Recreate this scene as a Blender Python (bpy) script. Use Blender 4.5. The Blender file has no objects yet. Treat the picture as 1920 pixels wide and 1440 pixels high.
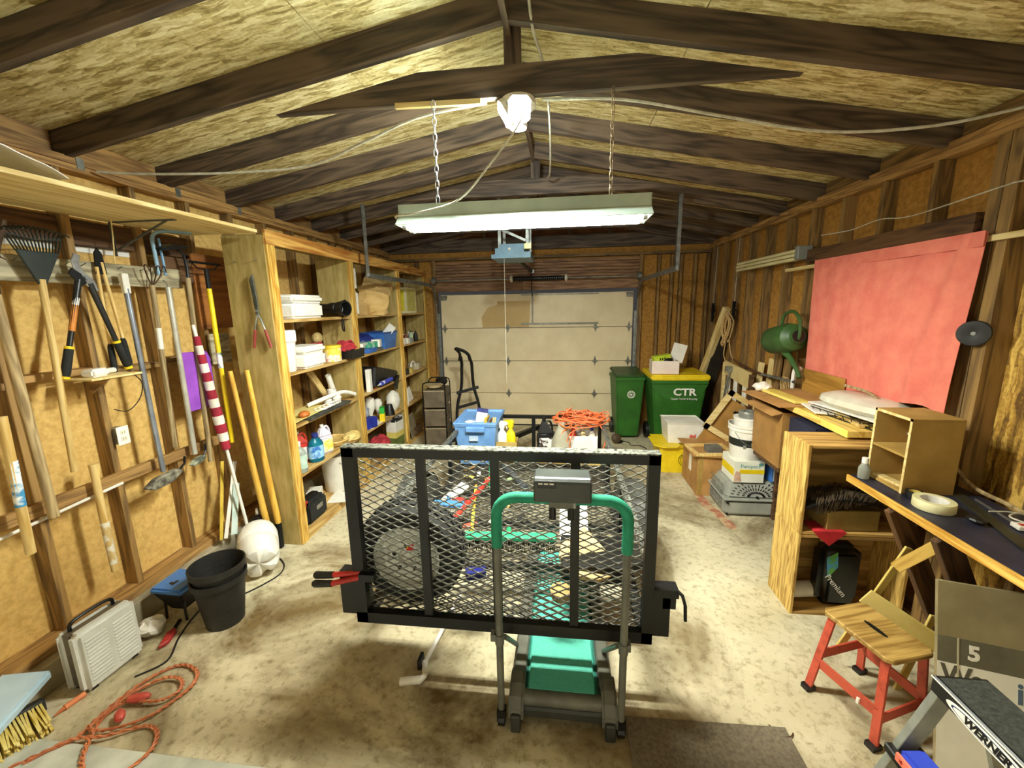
import bpy, bmesh, math, random
from math import sin, cos, pi, radians as rad
from mathutils import Vector as V, Matrix as M, noise as mnoise
random.seed(7)
SC = bpy.context.scene
COL = SC.collection

# ---------------------------------------------------------------- camera, world, exposure
def look():
    yaw, pitch, roll = rad(7.005), rad(10.721), rad(-1.064)
    f = V((-sin(yaw)*cos(pitch), cos(yaw)*cos(pitch), -sin(pitch)))
    r = V((cos(yaw), sin(yaw), 0)); u = r.cross(f)
    r2 = r*cos(roll)+u*sin(roll); u2 = -r*sin(roll)+u*cos(roll)
    return M(((r2.x, u2.x, -f.x, 0), (r2.y, u2.y, -f.y, 0), (r2.z, u2.z, -f.z, 1.95), (0, 0, 0, 1)))
cd = bpy.data.cameras.new('camera'); cd.sensor_fit = 'HORIZONTAL'; cd.sensor_width = 36
cd.lens = 770.32/1920*36; cd.clip_start = 0.03
cam = bpy.data.objects.new('camera', cd); COL.objects.link(cam); cam.matrix_world = look(); SC.camera = cam
w = bpy.data.worlds.new('night'); SC.world = w; w.use_nodes = True
w.node_tree.nodes['Background'].inputs[0].default_value = (0.9, 0.85, 0.8, 1)
w.node_tree.nodes['Background'].inputs[1].default_value = 0.02
SC.view_settings.view_transform = 'Standard'; SC.view_settings.look = 'None'
SC.view_settings.gamma = 1; SC.view_settings.use_curve_mapping = False
SC.view_settings.exposure = 1.35
P_TUBE, P_LED = 135.0, 430.0        # emission strengths of the fluorescent tubes and of the lamp panels
SC.cycles.use_light_tree = False; SC.cycles.max_bounces = 6; SC.cycles.diffuse_bounces = 5; SC.cycles.glossy_bounces = 3; SC.cycles.transmission_bounces = 4; SC.cycles.transparent_max_bounces = 6

# ---------------------------------------------------------------- materials
def lin(c):
    if isinstance(c, str): c = [int(c[i:i+2], 16)/255 for i in (0, 2, 4)]
    return tuple((x/12.92 if x <= .04045 else ((x+.055)/1.055)**2.4) for x in c)+(1,)
MATS = {}
def pm(name, c1, c2=None, scale=8, stretch=(1, 1, 1), rough=.6, metal=0, bump=0, detail=3, lo=.35, hi=.65, emit=0, trans=0, rnd=True, alpha=1, spec=None, third=None):
    """principled material, colour varied by noise in object space"""
    if name in MATS: return MATS[name]
    m = bpy.data.materials.new(name); m.use_nodes = True; nt = m.node_tree; N = nt.nodes; L = nt.links
    b = N['Principled BSDF']
    if c2 is None:
        a = lin(c1); c2l = tuple(x*.82 for x in a[:3])+(1,)
    else: c2l = lin(c2)
    tc = N.new('ShaderNodeTexCoord'); mp = N.new('ShaderNodeMapping'); mp.inputs['Scale'].default_value = stretch
    L.new(tc.outputs['Object'], mp.inputs['Vector'])
    if rnd:
        oi = N.new('ShaderNodeObjectInfo'); vm = N.new('ShaderNodeVectorMath'); vm.operation = 'SCALE'
        vm.inputs[0].default_value = (13, 29, 41); L.new(oi.outputs['Random'], vm.inputs['Scale']); L.new(vm.outputs[0], mp.inputs['Location'])
    nz = N.new('ShaderNodeTexNoise'); nz.inputs['Scale'].default_value = scale; nz.inputs['Detail'].default_value = detail
    nz.inputs['Roughness'].default_value = .6
    L.new(mp.outputs[0], nz.inputs['Vector'])
    cr = N.new('ShaderNodeValToRGB'); e = cr.color_ramp.elements
    e[0].position = lo; e[0].color = c2l; e[1].position = hi; e[1].color = lin(c1)
    if third:
        t = cr.color_ramp.elements.new((lo+hi)/2); t.color = lin(third)
    L.new(nz.outputs['Fac'], cr.inputs['Fac']); L.new(cr.outputs['Color'], b.inputs['Base Color'])
    b.inputs['Roughness'].default_value = rough; b.inputs['Metallic'].default_value = metal
    if spec is not None: b.inputs['Specular IOR Level'].default_value = spec
    if bump:
        bp = N.new('ShaderNodeBump'); bp.inputs['Strength'].default_value = bump; bp.inputs['Distance'].default_value = .01
        L.new(nz.outputs['Fac'], bp.inputs['Height']); L.new(bp.outputs[0], b.inputs['Normal'])
    if emit:
        L.new(cr.outputs['Color'], b.inputs['Emission Color']); b.inputs['Emission Strength'].default_value = emit
    if trans: b.inputs['Transmission Weight'].default_value = trans; b.inputs['IOR'].default_value = 1.3
    b.inputs['Alpha'].default_value = alpha
    MATS[name] = m; return m
def wood(name, light, dark, s=5, rough=.65, lo=.3, hi=.7, ax=0):
    """grain along local X with wavy figure and tone shifts from piece to piece"""
    if name in MATS: return MATS[name]
    m = bpy.data.materials.new(name); m.use_nodes = True; nt = m.node_tree; N = nt.nodes; L = nt.links
    b = N['Principled BSDF']; tc = N.new('ShaderNodeTexCoord'); mp = N.new('ShaderNodeMapping')
    mp.inputs['Scale'].default_value = tuple(s*.35 if k == ax else s*4 for k in range(3))
    oi = N.new('ShaderNodeObjectInfo'); vm = N.new('ShaderNodeVectorMath'); vm.operation = 'SCALE'
    vm.inputs[0].default_value = (17, 31, 43); L.new(oi.outputs['Random'], vm.inputs['Scale']); L.new(vm.outputs[0], mp.inputs['Location'])
    L.new(tc.outputs['Object'], mp.inputs['Vector'])
    n1 = N.new('ShaderNodeTexNoise'); n1.inputs['Scale'].default_value = .6; n1.inputs['Detail'].default_value = 2; n1.inputs['Distortion'].default_value = .8
    L.new(mp.outputs[0], n1.inputs['Vector'])
    wv = N.new('ShaderNodeMath'); wv.operation = 'MULTIPLY'; wv.inputs[1].default_value = 9; L.new(n1.outputs['Fac'], wv.inputs[0])
    sn = N.new('ShaderNodeMath'); sn.operation = 'PINGPONG'; sn.inputs[1].default_value = 1; L.new(wv.outputs[0], sn.inputs[0])
    n2 = N.new('ShaderNodeTexNoise'); n2.inputs['Scale'].default_value = 3; n2.inputs['Detail'].default_value = 4; L.new(mp.outputs[0], n2.inputs['Vector'])
    ad = N.new('ShaderNodeMath'); ad.operation = 'MULTIPLY_ADD'; ad.inputs[1].default_value = .45; L.new(sn.outputs[0], ad.inputs[0])
    sc = N.new('ShaderNodeMath'); sc.operation = 'MULTIPLY'; sc.inputs[1].default_value = .6; L.new(n2.outputs['Fac'], sc.inputs[0]); L.new(sc.outputs[0], ad.inputs[2])
    cr = N.new('ShaderNodeValToRGB'); e = cr.color_ramp.elements
    e[0].position = lo; e[0].color = lin(dark); e[1].position = hi; e[1].color = lin(light)
    L.new(ad.outputs[0], cr.inputs['Fac'])
    hs = N.new('ShaderNodeHueSaturation'); mr = N.new('ShaderNodeMapRange'); mr.inputs['To Min'].default_value = .8; mr.inputs['To Max'].default_value = 1.15
    L.new(oi.outputs['Random'], mr.inputs['Value']); L.new(mr.outputs[0], hs.inputs['Value']); L.new(cr.outputs[0], hs.inputs['Color'])
    L.new(hs.outputs[0], b.inputs['Base Color']); b.inputs['Roughness'].default_value = rough
    MATS[name] = m; return m
def osb(name, pale, mid, dark, s=16):
    if name in MATS: return MATS[name]
    m = bpy.data.materials.new(name); m.use_nodes = True; nt = m.node_tree; N = nt.nodes; L = nt.links
    b = N['Principled BSDF']; tc = N.new('ShaderNodeTexCoord'); prev = None
    nw = N.new('ShaderNodeTexNoise'); nw.inputs['Scale'].default_value = 7; L.new(tc.outputs['Object'], nw.inputs['Vector'])
    va = N.new('ShaderNodeVectorMath'); va.operation = 'MULTIPLY_ADD'; va.inputs[1].default_value = (.05, .05, .05)
    L.new(nw.outputs['Color'], va.inputs[0]); L.new(tc.outputs['Object'], va.inputs[2])
    for k, ang in enumerate((18, -22, 62)):
        mp = N.new('ShaderNodeMapping'); mp.inputs['Rotation'].default_value = (0, 0, rad(ang)); mp.inputs['Scale'].default_value = (s*.3, s*2.3, s*1.2)
        mp.inputs['Location'].default_value = (k*3.1, k*1.7, k)
        L.new(va.outputs[0], mp.inputs['Vector'])
        vo = N.new('ShaderNodeTexVoronoi'); vo.inputs['Scale'].default_value = 1.6; L.new(mp.outputs[0], vo.inputs['Vector'])
        sp = N.new('ShaderNodeSeparateColor'); L.new(vo.outputs['Color'], sp.inputs[0])
        if prev is None: prev = sp.outputs[0]
        else:
            mx = N.new('ShaderNodeMix'); mx.inputs['Factor'].default_value = .5 if k == 1 else .36
            L.new(prev, mx.inputs[2]); L.new(sp.outputs[0], mx.inputs[3]); prev = mx.outputs[0]
    nf = N.new('ShaderNodeTexNoise'); nf.inputs['Scale'].default_value = 60; L.new(tc.outputs['Object'], nf.inputs['Vector'])
    mx = N.new('ShaderNodeMix'); mx.inputs['Factor'].default_value = .3; L.new(prev, mx.inputs[2]); L.new(nf.outputs['Fac'], mx.inputs[3])
    cr = N.new('ShaderNodeValToRGB'); e = cr.color_ramp.elements; e[0].position = .28; e[0].color = lin(dark); e[1].position = .72; e[1].color = lin(pale)
    t = cr.color_ramp.elements.new(.48); t.color = lin(mid)
    L.new(mx.outputs[0], cr.inputs['Fac']); L.new(cr.outputs[0], b.inputs['Base Color']); b.inputs['Roughness'].default_value = .7
    bp = N.new('ShaderNodeBump'); bp.inputs['Strength'].default_value = .25; bp.inputs['Distance'].default_value = .004
    L.new(mx.outputs[0], bp.inputs['Height']); L.new(bp.outputs[0], b.inputs['Normal'])
    MATS[name] = m; return m

# ---------------------------------------------------------------- mesh helpers
class MB:
    def __init__(s): s.v = []; s.f = []
    def add(s, vs, fs):
        n = len(s.v); s.v += [V(p) for p in vs]; s.f += [tuple(i+n for i in q) for q in fs]; return s
    def bx(s, x0, x1, y0, y1, z0, z1):
        return s.add([(x0, y0, z0), (x1, y0, z0), (x1, y1, z0), (x0, y1, z0), (x0, y0, z1), (x1, y0, z1), (x1, y1, z1), (x0, y1, z1)],
                     [(0, 3, 2, 1), (4, 5, 6, 7), (0, 1, 5, 4), (1, 2, 6, 5), (2, 3, 7, 6), (3, 0, 4, 7)])
    def box(s, c, d, mat=None):
        n = len(s.v); c = V(c); hx, hy, hz = d[0]/2, d[1]/2, d[2]/2
        s.bx(-hx, hx, -hy, hy, -hz, hz)
        for i in range(n, len(s.v)): s.v[i] = (mat @ s.v[i] if mat else s.v[i])+c
        return s
    def bar(s, p0, p1, w, d, up=(0, 0, 1)):
        p0 = V(p0); p1 = V(p1); x = (p1-p0); l = x.length; x.normalize(); u = V(up)
        if abs(x.dot(u)) > .99: u = V((0, 1, 0))
        y = u.cross(x).normalized(); z = x.cross(y)
        mt = M((x, y, z)).transposed(); return s.box((p0+p1)/2, (l, w, d), mt)
    def cyl(s, p0, p1, r0, r1=None, n=12, caps=True):
        p0 = V(p0); p1 = V(p1); r1 = r0 if r1 is None else r1
        d = (p1-p0).normalized(); a = d.orthogonal().normalized(); b = d.cross(a)
        vs = [p0+(a*cos(2*pi*i/n)+b*sin(2*pi*i/n))*r0 for i in range(n)]+[p1+(a*cos(2*pi*i/n)+b*sin(2*pi*i/n))*r1 for i in range(n)]
        fs = [(i, (i+1) % n, n+(i+1) % n, n+i) for i in range(n)]
        if caps: fs += [tuple(range(n-1, -1, -1)), tuple(range(n, 2*n))]
        return s.add(vs, fs)
    def tube(s, pts, r, n=6, closed=False):
        pts = [V(p) for p in pts]; k = len(pts); rs = r if isinstance(r, (list, tuple)) else [r]*k
        a = None; vs = []
        for i, p in enumerate(pts):
            q0 = pts[i-1] if (i or closed) else p; q1 = pts[(i+1) % k] if (i < k-1 or closed) else p
            d = (q1-q0).normalized()
            a = d.orthogonal().normalized() if a is None else (a-d*a.dot(d)).normalized()
            b = d.cross(a)
            vs += [p+(a*cos(2*pi*j/n)+b*sin(2*pi*j/n))*rs[i] for j in range(n)]
        fs = []
        for i in range(k if closed else k-1):
            o, q = i*n, ((i+1) % k)*n
            fs += [(o+j, o+(j+1) % n, q+(j+1) % n, q+j) for j in range(n)]
        if not closed: fs += [tuple(range(n-1, -1, -1)), tuple(range((k-1)*n, k*n))]
        return s.add(vs, fs)
    def lathe(s, prof, c=(0, 0, 0), n=20, cap=True, sx=1, sy=1):
        c = V(c); k = len(prof)
        vs = [c+V((r*cos(2*pi*j/n)*sx, r*sin(2*pi*j/n)*sy, z)) for r, z in prof for j in range(n)]
        fs = [(i*n+j, i*n+(j+1) % n, (i+1)*n+(j+1) % n, (i+1)*n+j) for i in range(k-1) for j in range(n)]
        if cap: fs += [tuple(range(n-1, -1, -1)), tuple(range((k-1)*n, k*n))]
        return s.add(vs, fs)
    def prism(s, poly, ax, d0, d1):
        """poly of 2-D points in the two axes other than ax, extruded along ax"""
        def p3(a, b, d): return {'x': (d, a, b), 'y': (a, d, b), 'z': (a, b, d)}[ax]
        n = len(poly); vs = [p3(a, b, d0) for a, b in poly]+[p3(a, b, d1) for a, b in poly]
        return s.add(vs, [tuple(range(n-1, -1, -1)), tuple(range(n, 2*n))]+[(i, (i+1) % n, n+(i+1) % n, n+i) for i in range(n)])
    def sph(s, c, r, n=12, m=8):
        if not isinstance(r, (list, tuple)): r = (r, r, r)
        return s.lathe([(max(1e-4, sin(pi*i/m)), -cos(pi*i/m)) for i in range(m+1)], n=n, cap=False).tail(n*(m+1), lambda p: V((p.x*r[0]+c[0], p.y*r[1]+c[1], p.z*r[2]+c[2])))
    def tail(s, k, fn):
        for i in range(len(s.v)-k, len(s.v)): s.v[i] = fn(s.v[i])
        return s
    def grid(s, fn, nu, nv):
        vs = [fn(i/nu, j/nv) for j in range(nv+1) for i in range(nu+1)]; k = nu+1
        return s.add(vs, [(j*k+i, j*k+i+1, (j+1)*k+i+1, (j+1)*k+i) for j in range(nv) for i in range(nu)])
    def tf(s, mt):
        s.v = [mt @ p for p in s.v]; return s
    def mesh(s, smooth=False, bevel=0, solid=0, seg=1):
        me = bpy.data.meshes.new('m'); me.from_pydata([tuple(p) for p in s.v], [], s.f); me.update()
        bm = bmesh.new(); bm.from_mesh(me)
        if solid:
            bmesh.ops.recalc_face_normals(bm, faces=bm.faces)
            bmesh.ops.solidify(bm, geom=bm.faces[:], thickness=solid)
        bmesh.ops.recalc_face_normals(bm, faces=bm.faces)
        if bevel:
            ed = [e for e in bm.edges if len(e.link_faces) == 2 and e.calc_face_angle(0) > .6]
            bmesh.ops.bevel(bm, geom=ed, offset=bevel, segments=seg, affect='EDGES', clamp_overlap=True)
        bm.to_mesh(me); bm.free()
        if smooth:
            for p in me.polygons: p.use_smooth = True
            try: me.set_sharp_from_angle(angle=rad(40))
            except Exception: pass
        return me
    def obj(s, name, mat, parent=None, smooth=False, bevel=0, solid=0, loc=None, rot=None, seg=1):
        return link(name, s.mesh(smooth, bevel, solid, seg), mat, parent, loc, rot)
def link(name, me, mat, parent=None, loc=None, rot=None):
    if mat and not me.materials: me.materials.append(mat)
    o = bpy.data.objects.new(name, me); COL.objects.link(o)
    if parent: o.parent = parent
    if loc: o.location = loc
    if rot: o.rotation_euler = rot
    return o
def bx(name, x0, x1, y0, y1, z0, z1, mat, parent=None, bevel=0):
    """box with its own centre as origin"""
    c = ((x0+x1)/2, (y0+y1)/2, (z0+z1)/2)
    return MB().box((0, 0, 0), (x1-x0, y1-y0, z1-z0)).obj(name, mat, parent, bevel=bevel, loc=c)
BEAMS = {}
def beam(name, p0, p1, w, d, mat, parent=None, up=(0, 0, 1), bevel=.002):
    """timber with local X along its length; w across, d along `up`"""
    p0 = V(p0); p1 = V(p1); x = p1-p0; l = x.length; x.normalize(); u = V(up)
    if abs(x.dot(u)) > .99: u = V((0, 1, 0))
    y = u.cross(x).normalized(); z = x.cross(y)
    k = (round(l, 3), round(w, 4), round(d, 4), mat.name)
    if k not in BEAMS:
        BEAMS[k] = MB().box((0, 0, 0), (l, w, d)).mesh(bevel=bevel); BEAMS[k].materials.append(mat)
    o = link(name, BEAMS[k], None, parent)
    o.matrix_basis = M.Translation((p0+p1)/2) @ M((x, y, z)).transposed().to_4x4()
    return o
def thing(name, label, cat, loc=(0, 0, 0), rz=0, group=None, rx=0, ry=0):
    o = bpy.data.objects.new(name, None); COL.objects.link(o); o.empty_display_size = .05
    o.location = loc; o.rotation_euler = (rad(rx), rad(ry), rad(rz)); o['label'] = label; o['category'] = cat
    if group: o['group'] = group
    return o
def tag(o, label, cat, group=None):
    o['label'] = label; o['category'] = cat
    if group: o['group'] = group
    return o
def struct(o):
    o['kind'] = 'structure'; return o
def sroot(name):
    o = bpy.data.objects.new(name, None); COL.objects.link(o); o['kind'] = 'structure'; return o
def dup(root, loc, rz=None, label=None):
    r = root.copy(); COL.objects.link(r); r.location = loc
    if rz is not None: r.rotation_euler = (0, 0, rad(rz))
    if label: r['label'] = label
    for ch in root.children:
        c = ch.copy(); COL.objects.link(c); c.parent = r
        for g in ch.children:
            d = g.copy(); COL.objects.link(d); d.parent = c
    return r
def txt(name, s, size, mat, parent, loc, rot, depth=.0006, sx=1, shear=0, bold=0):
    cu = bpy.data.curves.new('t', 'FONT'); cu.body = s; cu.size = size; cu.extrude = depth; cu.align_x = 'CENTER'; cu.align_y = 'CENTER'; cu.shear = shear; cu.offset = bold
    cu.resolution_u = 3
    o = bpy.data.objects.new('t', cu); COL.objects.link(o)
    bpy.context.view_layer.update()
    me = bpy.data.meshes.new_from_object(o.evaluated_get(bpy.context.evaluated_depsgraph_get()))
    bpy.data.objects.remove(o); bpy.data.curves.remove(cu)
    if sx != 1:
        for v in me.vertices: v.co.x *= sx
    me.materials.clear()
    return link(name, me, mat, parent, loc, tuple(rad(a) for a in rot))
def arc(c, r, a0, a1, n, ax='z', ry=None):
    ry = r if ry is None else ry
    o = []
    for i in range(n+1):
        a = rad(a0+(a1-a0)*i/n); p, q = r*cos(a), ry*sin(a)
        o.append(V(c)+V({'z': (p, q, 0), 'y': (p, 0, q), 'x': (0, p, q)}[ax]))
    return o
def smoothpts(pts, n=6):
    """Catmull-Rom through the points"""
    pts = [V(p) for p in pts]; o = []
    for i in range(len(pts)-1):
        p0 = pts[max(0, i-1)]; p1 = pts[i]; p2 = pts[i+1]; p3 = pts[min(len(pts)-1, i+2)]
        for k in range(n):
            t = k/n; o.append(.5*((2*p1)+(p2-p0)*t+(2*p0-5*p1+4*p2-p3)*t*t+(3*p1-p0-3*p2+p3)*t**3))
    return o+[pts[-1]]

# shared materials
W_RAFT = wood('rafter_wood', '6c5946', '392d24', 4)
W_STUD = wood('stud_wood', '967440', '644b29', 5)
W_PLATE = wood('plate_wood', 'b68d52', '7d5b32', 5)
W_PALE = wood('pale_pine', 'e9d397', 'cdae6a', 5)
W_YEL = wood('yellow_pine', 'e6bf62', 'b98327', 6)
W_PLY = wood('plywood', 'c9a05a', '8d6a30', 3)
W_SHELF = wood('shelf_wood', 'cdac6c', '9c763a', 4)
W_OLD = wood('weathered_wood', 'b7ab8b', '7c7258', 5)
W_DARK = wood('dark_wood', '6b4a2a', '3d2512', 5)
W_HAND = wood('handle_wood', 'e8cb88', 'cda558', 7, ax=2)
W_YELZ = wood('digger_yellow', 'e3b64e', 'c9942c', 6, ax=2)
W_GREYH = wood('grey_handle_wood', 'b39c70', '826c48', 7, ax=2)
FIBER = pm('fibreboard', 'dcb66c', 'c29a52', 30, rough=.85, bump=.12, detail=5)
FIBER_R = pm('fibreboard_brown', 'bd8a3c', '9b6c28', 26, rough=.85, bump=.12, detail=5)
OSB_C = osb('osb_roof', 'f0e6b4', 'cdb97c', '8f7a42')
OSB_W = osb('osb_wall', 'dbb45a', '9e7526', '5d3f0e', 11)
BLACK = pm('black_plastic', '141414', '0b0b0b', rough=.45)
BLKM = pm('black_metal', '16181a', '0b0c0d', 10, rough=.4, metal=.3)
STEEL = pm('steel', 'b9bcbc', '8d9090', 12, rough=.35, metal=.9)
GALV = pm('galvanised', '9ea09a', '73756f', 16, rough=.45, metal=.7)
WHITE = pm('white_plastic', 'f2efe6', 'e2ddd0', 6, rough=.45)
CARD = pm('cardboard', 'b98a4e', '9f733c', 6, rough=.85)
GREY = pm('grey_plastic', '8e918b', '7b7e78', 6, rough=.5)
# ---------------------------------------------------------------- shell
XL, XR, YB, YF = -2.85, 2.24, -.7, 6.62     # sheathing planes left, right, behind the camera, far
RX = -.27
def zlow(x): return 3.26-(.175 if x < RX else .195)*abs(x-RX)
# concrete floor
def concrete():
    m = bpy.data.materials.new('concrete'); m.use_nodes = True; nt = m.node_tree; N = nt.nodes; L = nt.links; b = N['Principled BSDF']
    tc = N.new('ShaderNodeTexCoord')
    def nz(s, d=4, r=.6, dist=0):
        n = N.new('ShaderNodeTexNoise'); n.inputs['Scale'].default_value = s; n.inputs['Detail'].default_value = d; n.inputs['Roughness'].default_value = r; n.inputs['Distortion'].default_value = dist
        L.new(tc.outputs['Object'], n.inputs['Vector']); return n.outputs['Fac']
    def ramp(f, a, ca, bb, cb):
        c = N.new('ShaderNodeValToRGB'); e = c.color_ramp.elements; e[0].position = a; e[0].color = ca; e[1].position = bb; e[1].color = cb
        L.new(f, c.inputs['Fac']); return c.outputs[0]
    def mul(a, bq):
        x = N.new('ShaderNodeMix'); x.data_type = 'RGBA'; x.blend_type = 'MULTIPLY'; x.inputs[0].default_value = 1
        L.new(a, x.inputs[6]); L.new(bq, x.inputs[7]); return x.outputs[2]
    base = ramp(nz(2.2, 6), .3, lin('bdb290'), .7, lin('d8cdae'))
    st = ramp(nz(1.1, 5, .65, .6), .34, lin('8d7a58'), .52, (1, 1, 1, 1))
    fine = ramp(nz(26, 4, .7), .3, lin('c9c2b4'), .5, (1, 1, 1, 1))
    c = mul(mul(base, st), fine); L.new(c, b.inputs['Base Color']); b.inputs['Roughness'].default_value = .75
    bp = N.new('ShaderNodeBump'); bp.inputs['Strength'].default_value = .12; bp.inputs['Distance'].default_value = .006; L.new(nz(40), bp.inputs['Height']); L.new(bp.outputs[0], b.inputs['Normal'])
    return m
CONC = concrete()
fl = struct(bx('floor', XL-.1, XR+.1, YB-.1, 6.75, -.1, 0, CONC)); 
MB().prism([(-.06, .36), (.02, .38), (.05, .1), (.09, -.08), (.12, -.3), (.09, -.36), (.03, -.3), (.0, -.05), (-.05, .1)], 'z', 0, .0012).obj('paint_stain', pm('red_stain', 'a8634a', 'c4b088', 14, rough=.8, lo=.35, hi=.6), fl, loc=(1.725, .85, .0502))
# roof: rafters, sheets, ties, king posts
ce = sroot('ceiling')
RY = [-.24+.61*k for k in range(12)]           # rafter stations
RY = [y for y in RY if y < 6.6]
for y in RY:
    for sx, xe in ((-1, XL-.1), (1, XR+.1)):
        zt = .07
        beam('rafter', (RX+sx*.015, y, zlow(RX)+zt), (xe, y, zlow(xe)+zt), .042, .14, W_RAFT, ce)
beam('ridge_board', (RX, YB, 3.33), (RX, YF, 3.33), .03, .15, W_RAFT, ce)
for y in (2.2, 4.03, 5.86):
    yy = y+.045
    b0 = MB().prism([(-1.5, 2.962), (1.08, 2.962), (.35, 3.1), (-.72, 3.1)], 'y', -.02, .02)
    b0.obj('collar_tie', W_RAFT, ce, loc=(0, yy, 0))
    beam('king_post', (RX+.02, yy+.062, 2.98), (RX+.02, yy+.062, 3.3), .04, .085, W_RAFT, ce, up=(1, 0, 0))
for sx, xe in ((-1, XL-.12), (1, XR+.12)):
    x0 = RX
    n = 3
    L_ = abs(xe-RX)
    cuts = [0, .9, 2.1, L_]
    for i in range(3):
        a, b_ = cuts[i]+.003, cuts[i+1]-.003
        ys = [YB-.1, 1.5, 3.94, 6.7] if i % 2 == 0 else [YB-.1, .3, 2.72, 5.16, 6.7]
        for y0, y1 in zip(ys, ys[1:]):
            xa, xb = RX+sx*a, RX+sx*b_
            o = MB()
            za, zb = zlow(xa)+.142, zlow(xb)+.142
            o.add([(xa, y0+.003, za), (xb, y0+.003, zb), (xb, y1-.003, zb), (xa, y1-.003, za), (xa, y0+.003, za+.012), (xb, y0+.003, zb+.012), (xb, y1-.003, zb+.012), (xa, y1-.003, za+.012)],
                  [(0, 3, 2, 1), (4, 5, 6, 7), (0, 1, 5, 4), (1, 2, 6, 5), (2, 3, 7, 6), (3, 0, 4, 7)])
            o.obj('roof_sheet', OSB_C, ce)
# left wall
wl = sroot('wall_left')
for k, (y0, y1) in enumerate(((YB, .9), (.9, 2.12), (2.12, 3.34), (3.34, 4.56), (4.56, 5.78), (5.78, YF))):
    bx('sheathing_panel', XL-.012, XL, y0+.002, y1-.002, .16, 2.83, FIBER, wl)
LS = [-.3, .1, .5, .9, 1.31, 1.72, 2.12, 2.53, 2.93, 3.34, 3.75, 4.15, 4.56, 4.97, 5.37, 5.78, 6.18, 6.55]
for y in LS: beam('stud', (-2.805, y, .2), (-2.805, y, 2.75), .09, .038, W_STUD, wl, up=(0, 1, 0))
beam('sill_plate', (-2.775, YB, .18), (-2.775, YF, .18), .15, .04, W_PLATE, wl)
for z in (2.77, 2.81): beam('top_plate', (-2.805, YB, z), (-2.805, YF, z), .09, .038, W_PLATE, wl)
bx('concrete_curb', XL-.02, -2.65, YB, YF, 0, .16, pm('curb_concrete', 'a89c80', '7e7560', 5, rough=.85, bump=.2), wl, .008)
for i in range(len(LS)-1):
    if LS[i] > 2.9: break
    z = 1.62 if i % 2 else 1.60
    beam('blocking', (-2.805, LS[i]+.02, z), (-2.805, LS[i+1]-.02, z), .085, .038, W_PLATE if i in (4, 5) else W_STUD, wl)
    beam('blocking', (-2.82, LS[i]+.02, 2.42), (-2.82, LS[i+1]-.02, 2.42), .05, .14, W_DARK, wl)
for ya, yb in zip([YB]+RY, RY+[YF]):
    if yb-ya > .06: beam('eave_block', (-2.85, ya+.022, 2.893), (-2.85, yb-.022, 2.893), .04, .126, W_PLATE, wl)
for y in (2.25, 2.87, 3.45):
    MB().bx(-.004, 0, -.02, .02, -.03, .03).obj('rafter_clip', GALV, wl, loc=(-2.757, y, 2.8))
# right wall
wr = sroot('wall_right')
for y0, y1, mt, z0, z1 in ((YB, .9, OSB_W, .05, 2.83), (.9, 2.12, OSB_W, .05, 2.25), (2.12, 2.4, OSB_W, .05, 2.25), (.9, 2.4, FIBER_R, 2.25, 2.83), (2.4, 3.34, FIBER_R, .05, 2.83), (3.34, 4.56, FIBER_R, .05, 2.83), (4.56, 5.78, FIBER_R, .05, 2.83), (5.78, YF, FIBER_R, .05, 2.83)):
    if mt is OSB_W:
        o = MB().box((0, 0, 0), (z1-z0-.004, y1-y0-.004, .012)).obj('sheathing_panel', mt, wr, loc=(XR+.006, (y0+y1)/2, (z0+z1)/2), rot=(0, pi/2, 0))
    else: bx('sheathing_panel', XR, XR+.012, y0+.002, y1-.002, z0+.002, z1-.002, mt, wr)
RS = [.44, .84, 1.24, 1.64, 2.85, 3.25, 3.65, 4.05, 4.45, 4.85, 5.25, 5.65, 6.05, 6.45]
for y in RS: beam('stud', (2.195, y, .05), (2.195, y, 2.73), .09, .038, W_STUD, wr, up=(0, 1, 0))
for y in (2.38, 2.45): beam('post', (2.185, y, .05), (2.185, y, 2.73), .11, .065, W_STUD, wr, up=(0, 1, 0))
beam('stud', (2.195, 2.04, .05), (2.195, 2.04, 2.73), .09, .038, W_STUD, wr, up=(0, 1, 0))
beam('sill_plate', (2.19, YB, .03), (2.19, YF, .03), .1, .04, W_PLATE, wr)
for z in (2.75, 2.79): beam('top_plate', (2.195, YB, z), (2.195, YF, z), .09, .038, W_PLATE, wr)
beam('window_header', (2.17, 2.5, 2.33), (2.17, 4.02, 2.33), .13, .1, W_DARK, wr)  # header board; its dark wood colour also paints the shadow band above the cloth
for i, y in enumerate((3.05, 3.45, 4.65, 5.05)): beam('blocking', (2.2, y-.18, .9+.1*(i % 2)), (2.2, y+.18, .9+.1*(i % 2)), .08, .038, W_STUD, wr)
for ya, yb in zip([YB]+RY, RY+[YF]):
    if yb-ya > .06: beam('eave_block', (2.235, ya+.022, 2.86), (2.235, yb-.022, 2.86), .05, .105, W_STUD, wr)
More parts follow.
